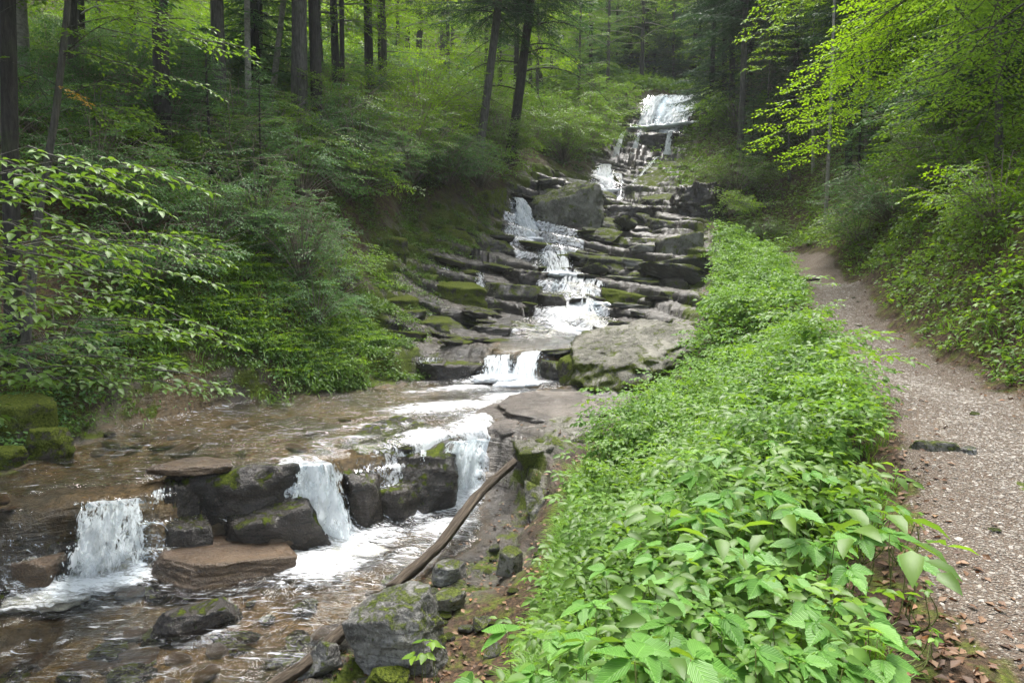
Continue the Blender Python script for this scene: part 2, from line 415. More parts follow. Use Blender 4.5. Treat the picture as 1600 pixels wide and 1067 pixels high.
cy((828, 377, 27.3), (812, 313, 28.8), (880, 292, 30.5), (960, 312, 33), (1000, 345, 30.5), (960, 368, 28), (1060, 345, 29.5), (1060, 270, 37), (950, 302, 35.5),
   (945, 257, 38.5), (1000, 250, 41), (970, 247, 42), (1040, 246, 41.8), (985, 207, 43.5), (1050, 205, 43.8), (1030, 200, 44.5), (1042, 152, 49), (1080, 160, 49), (1060, 140, 58), (950, 190, 46), (900, 150, 52))
# left hillside
cy((560, 480, 16), (450, 600, 12), (330, 622, 10.9), (430, 480, 12.8), (300, 450, 11.8), (150, 560, 10), (50, 620, 8.9), (0, 700, 8.0), (-300, 700, 7.4), (0, 400, 11), (200, 300, 15),
   (350, 350, 15), (500, 330, 18), (600, 300, 22), (700, 290, 25), (330, 190, 21), (470, 200, 24), (560, 150, 30), (700, 200, 32), (800, 235, 33), (900, 265, 37),
   (100, 200, 16), (0, 250, 13), (-300, 300, 13), (-600, 300, 12), (500, 130, 45), (300, 120, 40), (700, 130, 60), (900, 100, 70), (1000, 50, 90), (-400, 100, 30), (0, 60, 40), (-600, 500, 9))
# right hillside
cy((1110, 365, 26), (1160, 356, 30), (1250, 375, 27), (1200, 300, 33), (1228, 404, 23.5), (1262, 416, 20), (1190, 396, 26), (1296, 428, 18), (1340, 400, 18.5), (1120, 282, 33), (1180, 200, 38), (1100, 190, 44), (1290, 358, 24), (1400, 400, 14.5), (1350, 300, 22.5),
   (1500, 400, 10.8), (1500, 250, 15), (1600, 350, 8.8), (1600, 200, 13), (1550, 560, 7.6), (1620, 610, 6.2), (1400, 150, 28), (1600, 50, 20), (1250, 100, 45), (1150, 80, 65),
   (1950, 400, 6), (2200, 500, 5), (2000, 50, 14), (1480, 500, 9.6))
cw((14, -5, 9), (6, -4, .9), (-14, -5, 3), (-60, 110, 62), (60, 110, 70), (0, 115, 60), (-70, 40, 25), (60, 30, 40), (30, 0, 24), (-40, 0, 14), (-60, 80, 45), (70, 80, 60), (20, 80, 40))
CP = np.array(CP)
_SC = 10.0
def _U(r2): return np.where(r2 > 0, .5 * r2 * np.log(np.maximum(r2, 1e-12)), 0)
def _warp(x, y):        # distant detail counts for less
    k = 1 / (1 + np.maximum(y, 0) * .035)
    return x / _SC * k * 2, np.log1p(np.maximum(y + 8, .1) * .06) * 3
_px, _py = _warp(CP[:, 0], CP[:, 1])
n_ = len(CP)
_K = _U((_px[:, None] - _px) ** 2 + (_py[:, None] - _py) ** 2) + np.eye(n_) * 2e-3
_P = np.stack([np.ones(n_), _px, _py], 1)
_A = np.block([[_K, _P], [_P.T, np.zeros((3, 3))]])
_W = np.linalg.solve(_A, np.concatenate([CP[:, 2] / (1 + np.maximum(CP[:, 1], 0) * .05), np.zeros(3)]))
def H0(x, y):
    x = np.atleast_1d(np.asarray(x, float)); y = np.atleast_1d(np.asarray(y, float)); sh = x.shape
    x, y = x.ravel(), y.ravel(); o = np.empty(len(x))
    for i in range(0, len(x), 60000):
        a, b = _warp(x[i:i + 60000], y[i:i + 60000])
        r = _U((a[:, None] - _px) ** 2 + (b[:, None] - _py) ** 2) @ _W[:n_]
        o[i:i + 60000] = (r + _W[n_] + _W[n_ + 1] * a + _W[n_ + 2] * b) * (1 + np.maximum(y[i:i + 60000], 0) * .05)
    return o.reshape(sh)

def poly(*pts):
    return np.array([(PT(u, v, Y) if k == 'y' else PZ(u, v, Y))[:2] for (k, u, v, Y) in pts])
def sdist(P_, x, y):
    """signed distance to polygon, positive inside"""
    x = np.asarray(x, float); y = np.asarray(y, float)
    d = np.full(x.shape, 1e9); ins = np.zeros(x.shape, bool)
    for i in range(len(P_)):
        ax, ay = P_[i]; bx, by = P_[(i + 1) % len(P_)]
        ex, ey = bx - ax, by - ay
        t = np.clip(((x - ax) * ex + (y - ay) * ey) / (ex * ex + ey * ey + 1e-12), 0, 1)
        d = np.minimum(d, (x - ax - t * ex) ** 2 + (y - ay - t * ey) ** 2)
        c = ((ay > y) != (by > y)) & (x < (bx - ax) * (y - ay) / (by - ay + 1e-12) + ax)
        ins ^= c
    return np.where(ins, 1, -1) * np.sqrt(d)
def ldist(L, x, y, w):
    """max over segments of (width - distance): positive inside the ribbon"""
    o = np.full(np.shape(x), -1e9)
    for i in range(len(L) - 1):
        ax, ay = L[i]; bx, by = L[i + 1]; ex, ey = bx - ax, by - ay
        t = np.clip(((x - ax) * ex + (y - ay) * ey) / (ex * ex + ey * ey + 1e-12), 0, 1)
        ww = w[i] + (w[i + 1] - w[i]) * t
        o = np.maximum(o, ww - np.sqrt((x - ax - t * ex) ** 2 + (y - ay - t * ey) ** 2))
    return o

ROCKBED = poly(('z', -500, 790, ZB), ('z', -200, 770, ZB), ('z', 0, 735, ZB), ('z', 100, 692, ZB), ('z', 300, 632, ZB), ('z', 450, 625, ZB), ('z', 560, 606, ZB), ('y', 600, 560, 14.5),
               ('y', 560, 490, 16), ('y', 570, 430, 18), ('y', 590, 380, 20.5), ('y', 640, 345, 23), ('y', 760, 340, 26), ('y', 790, 320, 28), ('y', 800, 298, 29.5),
               ('y', 860, 280, 34), ('y', 920, 268, 37.5), ('y', 935, 232, 42), ('y', 960, 195, 44), ('y', 1000, 145, 51), ('y', 1110, 150, 52), ('y', 1090, 210, 44), ('y', 1080, 250, 40),
               ('y', 1085, 300, 33), ('y', 1110, 350, 28), ('y', 1105, 400, 24), ('y', 1105, 470, 19), ('y', 1085, 560, 14), ('y', 1000, 630, 10.5), ('y', 930, 680, 9),
               ('z', 860, 770, -1.1), ('z', 835, 850, -1.2), ('z', 800, 900, -1.25), ('z', 700, 960, -1.3), ('z', 560, 1060, -1.3), ('z', 300, 1300, ZA), ('z', -600, 1300, ZA))
WATER = poly(('z', -600, 800, ZB), ('z', -200, 772, ZB), ('z', 0, 742, ZB), ('z', 100, 700, ZB), ('z', 300, 634, ZB), ('z', 450, 627, ZB), ('z', 560, 612, ZB), ('y', 640, 590, 13.6),
             ('y', 700, 560, 14.4), ('y', 850, 555, 14), ('z', 845, 610, ZB), ('z', 790, 650, ZB), ('z', 770, 700, -.9), ('z', 770, 780, ZA), ('z', 740, 850, ZA), ('z', 640, 930, ZA), ('z', 530, 1010, ZA),
             ('z', 430, 1080, ZA), ('z', 200, 1400, ZA), ('z', -700, 1400, ZA))
_ch = [(815, 590, 13.4, .9), (830, 550, 14.6, .9), (885, 527, 17.6, 1.5), (895, 495, 19, 1.3), (890, 460, 20.8, 1.0), (870, 425, 23, .8), (850, 400, 25, .8), (850, 380, 26.7, 1.6),
       (825, 374, 27.6, 1.0), (815, 340, 28.2, .5), (810, 313, 29, .45), (845, 300, 30.2, .4), (900, 300, 33.5, .5), (950, 300, 35.8, .9), (945, 258, 38.8, .8), (985, 250, 41.6, 1.6), (1000, 205, 43.6, 1.6), (1030, 198, 45, 1.8), (1045, 150, 50, 1.6), (1060, 138, 60, 1.5)]
CHAN = np.array([PT(u, v, Y)[:2] for u, v, Y, w_ in _ch]); CHW = [q[3] for q in _ch]
PATHL = np.array([(1.2, -6.0), (1.5, -2), (2.1, 0.6), (2.45, 2.3), (2.95, 3.5), (3.6, 4.9), (4.0, 5.9), (4.3, 7.0), (5.75, 11.5), (7.5, 16.0)] + [tuple(PT(u, v, Y)[:2]) for u, v, Y in ((1262, 418, 20.5), (1228, 404, 23.5), (1190, 396, 26))])
PATHW = [.7, .7, .70, .68, .68, .64, .60, .57, .55, .54, .55, .5, .3]

def terr(h, x, y):
    """ledges: bedrock breaks along tilted strata"""
    wob = .10 * fbm(x * .55, y * .55, 0, 31, 3) + .05 * fbm(x * 2.2, y * 2.2, 0, 37, 2)
    return wob
LV_LO = np.array([-1.6, ZA, ZB, ZC])
def soft_steps(h, lv, sharp):
    o = h.copy()
    for a, b in zip(lv[:-1], lv[1:]):
        m = (h >= a) & (h < b); t = (h[m] - a) / (b - a)
        s = 1 / (1 + np.exp(-sharp * (t - .5))); s0 = 1 / (1 + math.exp(sharp * .5)); s1 = 1 - s0
        o[m] = a + (b - a) * (s - s0) / (s1 - s0)
    return o
def terrain(x, y, full=False):
    x = np.atleast_1d(np.asarray(x, float)); y = np.atleast_1d(np.asarray(y, float))
    h = H0(x, y)
    bed = sdist(ROCKBED, x, y) + .25 * fbm(x * .9, y * .9, 0, 3, 3) * (1 + y * .02)
    bm = smooth(-.35, .35, bed)
    wat = np.maximum(sdist(WATER, x, y), ldist(CHAN, x, y, CHW)) + .16 * fbm(x * 1.4, y * 1.4, 0, 9, 3)
    pth = ldist(PATHL, x, y, PATHW) + .16 * fbm(x * 1.1, y * 1.1, 0, 12, 3)
    # ledge stepping inside the bed
    wob = .16 * fbm(x * .7, y * .7, 0, 31, 3)
    lo = soft_steps(h + wob * smooth(-.1, .1, h - ZA) * smooth(.0, .12, np.abs(h - ZB)), LV_LO, 16)
    lo = lo + .07 * np.sin((lo + .05 * x + .1 * wob) * 26 + 3 * wob) * smooth(ZA + .08, ZA + .25, lo) * smooth(ZB - .05, ZB - .2, lo)
    up = smooth(.15, .5, h)
    tilt = .24 * x + .02 * y
    st = .50 + .0 * x
    q = (h + tilt + .26 * fbm(x * .30, y * .42, 0, 41, 2) + .075 * fbm(x * .75, y * 1.1, 0, 43, 3))
    q = q + (.17 + .17 * smooth(-.5, 2.0, x - (y - 18) * .12)) * cells(x * .55 + .15 * noise(x * 2, y * 2, 0, 47), y * .42 + .15 * noise(x * 2, y * 2, 0, 48), 5) * smooth(.3, .9, h)
    q = q + .10 * np.sin(q * 3.1 + 1.3 * noise(x * .25, y * .25, 0, 45)) 
    f = q / st; fi = np.floor(f); fr = f - fi
    s = 1 / (1 + np.exp(-26 * (fr - .62)))
    hi = (fi + s) * st - tilt - .10
    hi = h + (hi - h) * np.clip(.66 + 1.0 * noise(x * .45, y * .5, 0, 46), .05, 1.05)
    f2 = q / .14 + .3; hi = hi + .075 * (1 / (1 + np.exp(-12 * ((f2 - np.floor(f2)) - .5))) - (f2 - np.floor(f2)))
    stepped = lo * (1 - up) + hi * up
    hs = h * (1 - bm) + stepped * bm
    calm = hs.copy()
    # roughness
    r1 = fbm(x * 1.1, y * 1.1, 0, 51, 4); r2 = fbm(x * 4.5, y * 4.5, 0, 55, 3); rg = ridged(x * 1.6 + .3 * r1, y * 2.4, 0, 57, 4)
    rocky = (.075 * (rg - 1.0) * .9 + .07 * r1) * (1 - .55 * smooth(14, 18, y)) + (.035 + .018 * smooth(14, 18, y)) * r2 + .014 * fbm(x * 11, y * 11, 0, 59, 2)
    soil = .10 * r1 + .03 * r2 + .25 * fbm(x * .35, y * .35, 0, 61, 3) * smooth(10, 20, np.abs(y) + np.abs(x)) * smooth(.5, 4.0, -pth)
    pm = smooth(-.15, .15, pth)
    hh = hs + bm * rocky * (1 - .25 * (wat > 0)) + (1 - bm) * (1 - pm) * soil + pm * (.012 * r2 + .02 * r1)
    hh = hh + .07 * smooth(-.1, -.6, pth) * (1 - bm) * smooth(-1.5, -.6, pth)
    und = bm * up * .20 * np.exp(-((fr - .555) / .05) ** 2) + bm * (1 - up) * .16 * np.exp(-((h - (ZA + ZB) / 2 + .10) / .07) ** 2) * smooth(.1, .4, wat)
    if full == 2: return und
    if not full: return hh
    deep = smooth(0, .5, wat)
    hh = hh - .11 * deep * bm * (1 - smooth(.5, 1.2, h - .18))- .07 * deep * bm * smooth(.5, 1.2, h - .18)
    lipn = .018 * fbm(x * 1.2, y * 3.0, 0, 71, 3)
    wz = calm + .012 + lipn - .16 * smooth(.10, -.12, wat)
    return hh, bm, wat, pm, wz, bed, pth
def H(x, y):
    r = terrain(np.array([x]), np.array([y]))
    return float(r[0])

def grid(ys, wf, ncol):
    wv = np.linspace(-1, 1, ncol)
    X = wv[None, :] * wf(ys)[:, None]; Y = np.repeat(ys[:, None], ncol, 1)
    return X, Y
ys = [-9.0]
while ys[-1] < 118: ys.append(ys[-1] + min(.028 + .0065 * max(abs(ys[-1] - 3), 0), .055 if 4 < ys[-1] < 31 else (.10 if ys[-1] < 47 else 9)))
ys = np.array(ys); NC = 760
wf = lambda y: 9 + .92 * np.maximum(y, 0) + .0 * y
# columns concentrated towards the middle
def warpw(w_): return .55 * w_ + .45 * w_ ** 3
wv = warpw(np.linspace(-1, 1, NC))
GX = wv[None, :] * wf(ys)[:, None]; GY = np.repeat(ys[:, None], NC, 1)
GH, GB, GW, GP, GZ, GBD, GPT = terrain(GX.ravel(), GY.ravel(), True)
GU = terrain(GX.ravel(), GY.ravel(), 2)
def gquads(nr, nc, keep=None):
    i = np.arange(nr - 1)[:, None] * nc; j = np.arange(nc - 1)[None, :]
    Q = np.stack([i + j, i + j + 1, i + nc + j + 1, i + nc + j], -1).reshape(-1, 4)
    if keep is not None: Q = Q[keep[Q].any(1)]
    return Q
NR = len(ys)
GQ = gquads(NR, NC)
gx, gy = GX.ravel(), GY.ravel()
gradz = np.gradient(GH.reshape(NR, NC), axis=0) / np.gradient(GY, axis=0)
slope = np.abs(gradz).ravel()
# moist and mossy places
side = smooth(1.2, .1, GBD) * GB
# ---- ground material
m, t, n, l = new_mat('ground')
v = objvec(t)
aB, aW, aP, aM, aD = attr(t, 'bed'), attr(t, 'wet'), attr(t, 'path'), attr(t, 'moss'), attr(t, 'dry')
big = tnoise(t, .8, 4, .6, v); med = tnoise(t, 5, 6, .65, v, .3); fine = tnoise(t, 38, 5, .7, v)
sv = objvec(t, 1.0, 1.0, 7, rot=(R(4), R(-6), R(20)))
stra = tnoise(t, 2.4, 6, .65, sv, .5)
rc = mixc(t, ramp(t, med, [(.35, 0.0), (.62, 1.0)]), (.040, .035, .028), (.014, .013, .011))
rc = mixc(t, math_(t, 'MULTIPLY', ramp(t, big, [(.42, 0.0), (.6, 1.0)]), .75), rc, (.078, .066, .052))
rc = mixc(t, math_(t, 'MULTIPLY', ramp(t, stra, [(.36, 1.0), (.48, 0.0)]), .7), rc, (.018, .014, .011))
dryc = mixc(t, ramp(t, med, [(.35, 0.0), (.62, 1.0)]), (.070, .064, .053), (.16, .15, .13))
dryc = mixc(t, math_(t, 'MULTIPLY', ramp(t, stra, [(.36, 1.0), (.48, 0.0)]), .75), dryc, (.04, .032, .025))
rc = mixc(t, math_(t, 'MULTIPLY', aD, ramp(t, med, [(.30, .35), (.55, 1.0)])), rc, dryc)
brown = mixc(t, ramp(t, tnoise(t, 14, 5, .7, v), [(.35, 0.0), (.65, 1.0)]), (.055, .036, .014), (.19, .12, .046))
brown = mixc(t, ramp(t, big, [(.40, 1.0), (.56, 0.0)]), brown, (.025, .022, .014))
pebv = N(t, 'ShaderNodeTexVoronoi'); pebv.inputs['Scale'].default_value = 9; l.new(v, pebv.inputs['Vector'])
brown = mixc(t, .35, brown, mixc(t, N(t, 'ShaderNodeSeparateColor').outputs[0] if False else pebv.outputs['Distance'], (.13, .09, .05), (.03, .024, .015)))
rc = mixc(t, aW, rc, brown)
mcol = mixc(t, ramp(t, fine, [(.35, 0.0), (.65, 1.0)]), (.025, .042, .005), (.14, .18, .022))
mm = ramp(t, math_(t, 'ADD', aM, math_(t, 'MULTIPLY', math_(t, 'SUBTRACT', tnoise(t, 3.0, 6, .7, v, .4), .5), 1.6)), [(.45, 0.0), (.6, 1.0)])
rc = mixc(t, math_(t, 'MULTIPLY', mm, .9), rc, mcol)
so = mixc(t, ramp(t, tnoise(t, 22, 5, .75, v), [(.35, 0.0), (.62, 1.0)]), (.020, .015, .010), (.070, .046, .030))
vo = N(t, 'ShaderNodeTexVoronoi'); vo.inputs['Scale'].default_value = 34; vo.inputs['Randomness'].default_value = 1; l.new(v, vo.inputs['Vector'])
so = mixc(t, math_(t, 'MULTIPLY', ramp(t, vo.outputs['Color'], [(.62, 0.0), (.8, 1.0)]), .7), so, (.11, .068, .04))
so = mixc(t, math_(t, 'MULTIPLY', ramp(t, med, [(.48, 0.0), (.6, 1.0)]), .65), so, mcol)
vg = N(t, 'ShaderNodeTexVoronoi'); vg.inputs['Scale'].default_value = 62; l.new(v, vg.inputs['Vector'])
vh = N(t, 'ShaderNodeTexVoronoi'); vh.inputs['Scale'].default_value = 170; l.new(v, vh.inputs['Vector'])
gc = ramp(t, vg.outputs['Color'], [(.2, (.185, .157, .128)), (.5, (.285, .247, .205)), (.85, (.39, .35, .30))])
gc = mixc(t, .4, gc, ramp(t, vh.outputs['Color'], [(.2, (.13, .105, .083)), (.8, (.29, .255, .215))]))
gc = mixc(t, ramp(t, vg.outputs['Distance'], [(.3, 0.0), (.62, .75)]), gc, (.07, .048, .034))
gc = mixc(t, math_(t, 'MULTIPLY', ramp(t, med, [(.4, 0.0), (.66, 1.0)]), .45), gc, (.10, .068, .046))
pf = ramp(t, math_(t, 'ADD', aP, math_(t, 'MULTIPLY', math_(t, 'SUBTRACT', fine, .5), .9)), [(.35, 0.0), (.7, 1.0)])
col = mixc(t, aB, so, rc); col = mixc(t, pf, col, gc)
h1 = math_(t, 'ADD', math_(t, 'MULTIPLY', med, 1.0), math_(t, 'MULTIPLY', fine, .5))
h1 = math_(t, 'ADD', h1, math_(t, 'MULTIPLY', math_(t, 'MULTIPLY', stra, 1.2), aB))
h1 = math_(t, 'ADD', h1, math_(t, 'MULTIPLY', math_(t, 'MULTIPLY', tnoise(t, 120, 2, .6, v), mm), .5))
h2 = math_(t, 'ADD', math_(t, 'MULTIPLY', ramp(t, vg.outputs['Distance'], [(0, 1.0), (.6, 0.0)]), .55), math_(t, 'MULTIPLY', fine, .5))
hm = mixc(t, pf, h1, h2)
nr = bump(t, hm, 1.0, .04)
wetr = math_(t, 'SUBTRACT', 1.0, math_(t, 'MULTIPLY', aB, math_(t, 'SUBTRACT', 1.0, math_(t, 'MULTIPLY', aD, .75))))
rg = math_(t, 'ADD', .13, math_(t, 'MULTIPLY', math_(t, 'MAXIMUM', wetr, math_(t, 'MULTIPLY', mm, .8)), .65))
spg = mixc(t, math_(t, 'MAXIMUM', mm, math_(t, 'SUBTRACT', 1.0, aB)), (.5,) * 3, (.1,) * 3)
out(t, principled(t, col, rg, nr, spg))
M['ground'] = m

moss = .20 + .0 * GB
leftbed = smooth(.5, -2.5, gx + .02 * gy) * smooth(11, 14, gy)       # shaded left slabs carry moss
moss = moss + .35 * side + .10 * leftbed + .15 * smooth(.3, 1.2, slope) - .35 * smooth(-.2, .3, GW) + .10 * smooth(24, 32, gy)
dry = np.clip(smooth(-.3, -1.2, GW) * smooth(-1.5, 1.5, gx + .6 - .03 * gy) * 1.0, 0, 1) * GB
dry = dry * (1 - .6 * smooth(15, 20, gy))
dry = np.maximum(dry, .22 * smooth(20, 26, gy) * smooth(0, -.6, GW) * GB)
me = mk_mesh('terrain', np.stack([gx, gy + GU * (1 + .5 * noise(gx * .9, gy * .9, 0, 8)), GH - .3 * GU], 1), None, GQ, M['ground'],
             attrs=dict(bed=GB, wet=smooth(-.12, .12, GW) * smooth(17, 14, gy), path=GP, moss=moss, dry=dry))
ground = tag(link('ground', me), kind='structure')

# ---- water
WYS = [1.5]
while WYS[-1] < 60: WYS.append(WYS[-1] + min(.022 + .0035 * abs(WYS[-1] - 4), .055 if WYS[-1] < 31 else 9))
WYS = np.array(WYS); WN = 620
_xl_ = np.interp(WYS, [1.5, 6, 9, 12, 14, 18, 30, 42, 60], [-12, -9, -9.5, -7, -3.5, -1.5, -1.5, 3, 6])
_xr_ = np.interp(WYS, [1.5, 4, 7, 9, 12, 14, 18, 24, 30, 36, 42, 60], [1, -.5, .3, .6, 1.2, 1.8, 3.8, 4.2, 5, 8, 12, 18])
tt = np.linspace(0, 1, WN)
WX = _xl_[:, None] + (_xr_ - _xl_)[:, None] * tt[None, :]; WY = np.repeat(WYS[:, None], WN, 1)
wx, wy = WX.ravel(), WY.ravel()
wh, wb, ww, wp, wz, _, _ = terrain(wx, wy, True)
# flow turbulence
flow = fbm(wx * 1.0 + .4 * wy, wy * 3.2 - .8 * wx, 0, 81, 3)
rip = .008 * fbm(wx * 4 + wy, wy * 9 - 2 * wx, 0, 83, 3) + .018 * flow + .010 * ridged(wx * 1.3 + wy, wy * 3 - wx, 0, 85, 3)
W2 = wz.reshape(WX.shape)
g0 = np.abs(np.gradient(W2, axis=0) / np.gradient(WY, axis=0)); g1 = np.abs(np.gradient(W2, axis=1) / np.gradient(WX, axis=1))
steep = np.sqrt(g0 ** 2 + g1 ** 2).ravel()
FO = []
def foam(u, v, k, val, rx, ry, s=1.0, ang=0.0):
    p = PT(u, v, val) if k == 'y' else PZ(u, v, val)
    FO.append((p[0], p[1], rx, ry, s, R(ang)))
# (photo spot, size across, size along, strength, turn)
foam(140, 925, 'z', ZA, .8, .20, 1.0, 20); foam(70, 950, 'z', ZA, .6, .12, .7, 25); foam(210, 905, 'z', ZA, .5, .2, .7, 10); foam(280, 915, 'z', ZA, .5, .12, .5, 15)
foam(500, 890, 'z', ZA, .55, .45, 1.0, 0); foam(470, 850, 'z', ZA, .4, .4, .8, 0); foam(560, 870, 'z', ZA, .5, .3, .6, 30); foam(540, 905, 'z', ZA, .6, .18, .5, 40)
foam(690, 790, 'z', ZA, .55, .5, 1.1, 0); foam(640, 810, 'z', ZA, .6, .35, .8, 30); foam(600, 850, 'z', ZA, .5, .3, .5, 40); foam(735, 780, 'z', ZA, .4, .5, .9)
foam(790, 600, 'z', ZB, .95, .45, 1.1); foam(720, 610, 'z', ZB, .9, .35, .8, 15); foam(660, 615, 'z', ZB, .7, .22, .6, 15); foam(640, 655, 'z', ZB, 1.0, .09, .55, 12); foam(720, 645, 'z', ZB, .5, .35, .55, 60); foam(650, 600, 'z', ZB, .5, .15, .6)
foam(740, 668, 'z', ZB, .45, .5, .95); foam(700, 640, 'z', ZB, 1.2, .6, .9, 20); foam(800, 625, 'z', ZB, .7, .5, .9, 0); foam(600, 668, 'z', ZB, .9, .14, .7, 20); foam(540, 690, 'z', ZB, .6, .12, .6, 25); foam(760, 655, 'z', ZB, .5, .5, .8, 0); foam(120, 775, 'z', ZB, .7, .12, .5, 10); foam(420, 930, 'z', ZA, .6, .1, .5, 20); foam(300, 935, 'z', ZA, .7, .08, .5, 15); foam(560, 850, 'z', ZA, .8, .4, .8, 30); foam(690, 830, 'z', ZA, .6, .4, .8, 50); foam(640, 870, 'z', ZA, .6, .25, .6, 50); foam(480, 680, 'z', ZB, .8, .08, .55, 25); foam(380, 695, 'z', ZB, 1.2, .06, .4, 18); foam(500, 700, 'z', ZB, .28, .3, .6)
foam(250, 1060, 'z', ZA, .5, .06, .5, 35); foam(330, 1000, 'z', ZA, .35, .05, .6, 50); foam(340, 955, 'z', ZA, .3, .05, .4, 30)
foam(900, 520, 'y', 18, 1.1, .9, .8); foam(880, 497, 'y', 19, 1.0, 1.0, .85); foam(910, 480, 'y', 19.8, .8, .9, .8); foam(895, 455, 'y', 21, .8, .9, .65)
foam(870, 425, 'y', 23, .6, 1.2, .6); foam(855, 402, 'y', 25, .5, 1.2, .6); foam(828, 376, 'y', 27.3, .7, .35, .9); foam(850, 378, 'y', 27, 1.4, .2, .5)
foam(815, 340, 'y', 28.3, .5, .6, 1.0); foam(950, 300, 'y', 35.8, 1.0, .6, 1.0); foam(945, 275, 'y', 37, .8, 1.2, 1.0); foam(970, 248, 'y', 41.6, .9, .3, .35)
foam(1030, 202, 'y', 44.4, 1.8, .5, 1.0); foam(1050, 170, 'y', 47, 1.8, 3.0, 1.1)
fm = np.zeros(len(wx))
for (px_, py_, rx, ry, s_, an) in FO:
    dx, dy = wx - px_, wy - py_; c_, s2 = math.cos(an), math.sin(an)
    ex, ey = (dx * c_ + dy * s2) / rx, (-dx * s2 + dy * c_) / ry
    fm = np.maximum(fm, s_ * np.exp(-(ex * ex + ey * ey) * .8))
fm = np.maximum(fm, .72 * smooth(.35, 1.2, steep) * smooth(-.05, .15, ww) * smooth(15, 17, wy) * smooth(29.2, 28.0, wy))
dryledge = (steep > .5) & (fm < .28) & (wy < 12)
lump = fbm(wx * 7, wy * 7, 0, 91, 4) * .5 + .5
zW = wz + rip * smooth(-.05, .2, ww) + np.clip(fm, 0, 1) * (.035 + .055 * lump)
# water gathers against rocks it cannot pass over: raised only slightly, rocks stay proud
keep = (ww > -.15) & (zW > wh - .03) & ~dryledge & ~((wy > 29.5) & (fm < .35))
m, t, n, l = new_mat('stream_water')
v = objvec(t)
fa = attr(t, 'foam')
mp = objvec(t, .55, 1.9, 1.0, rot=(0, 0, R(-24)))
st1 = tnoise(t, 6.5, 6, .7, mp, 1.2); st2 = tnoise(t, 26, 4, .7, mp, .8)
fmask = math_(t, 'ADD', fa, math_(t, 'MULTIPLY', math_(t, 'SUBTRACT', math_(t, 'ADD', math_(t, 'MULTIPLY', st1, .65), math_(t, 'MULTIPLY', st2, .35)), .5), 2.6))
thin = ramp(t, tnoise(t, 5.5, 5, .65, objvec(t, .5, 2.6, 1.0, rot=(0, 0, R(-26))), 1.6), [(.585, 0.0), (.68, .40)])
fmask = math_(t, 'MAXIMUM', ramp(t, fmask, [(.50, 0.0), (.85, .75), (1.0, .97)]), thin)
w1 = tnoise(t, 9, 4, .6, mp, .9); w2 = tnoise(t, 34, 3, .6, mp, .5)
wn = bump(t, math_(t, 'ADD', w1, math_(t, 'MULTIPLY', w2, .2)), .7, .04)
gl = N(t, 'ShaderNodeBsdfGlossy'); gl.inputs['Roughness'].default_value = .07; gl.inputs['Color'].default_value = (.95, .97, 1, 1); l.new(wn, gl.inputs['Normal'])
tp = N(t, 'ShaderNodeBsdfTransparent'); tp.inputs['Color'].default_value = (.88, .85, .74, 1)
fr = N(t, 'ShaderNodeFresnel'); fr.inputs['IOR'].default_value = 1.33; l.new(wn, fr.inputs['Normal'])
a = N(t, 'ShaderNodeMixShader'); l.new(math_(t, 'MULTIPLY', fr.outputs[0], 1.25, True), a.inputs[0]); l.new(tp.outputs[0], a.inputs[1]); l.new(gl.outputs[0], a.inputs[2])
fp = principled(t, (.84, .86, .88), .4, bump(t, math_(t, 'ADD', st1, st2), .6, .04), .4)
b_ = N(t, 'ShaderNodeMixShader'); l.new(fmask, b_.inputs[0]); l.new(a.outputs[0], b_.inputs[1]); l.new(fp, b_.inputs[2])
out(t, b_.outputs[0]); M['water'] = m
WQ = gquads(len(WYS), WN, keep)
used = np.unique(WQ); remap = np.full(len(wx), -1); remap[used] = np.arange(len(used))
me = mk_mesh('stream', np.stack([wx, wy, zW], 1)[used], None, remap[WQ], M['water'], attrs=dict(foam=np.clip(fm, 0, 1.2)[used]))
tag(link('water', me), kind='structure')

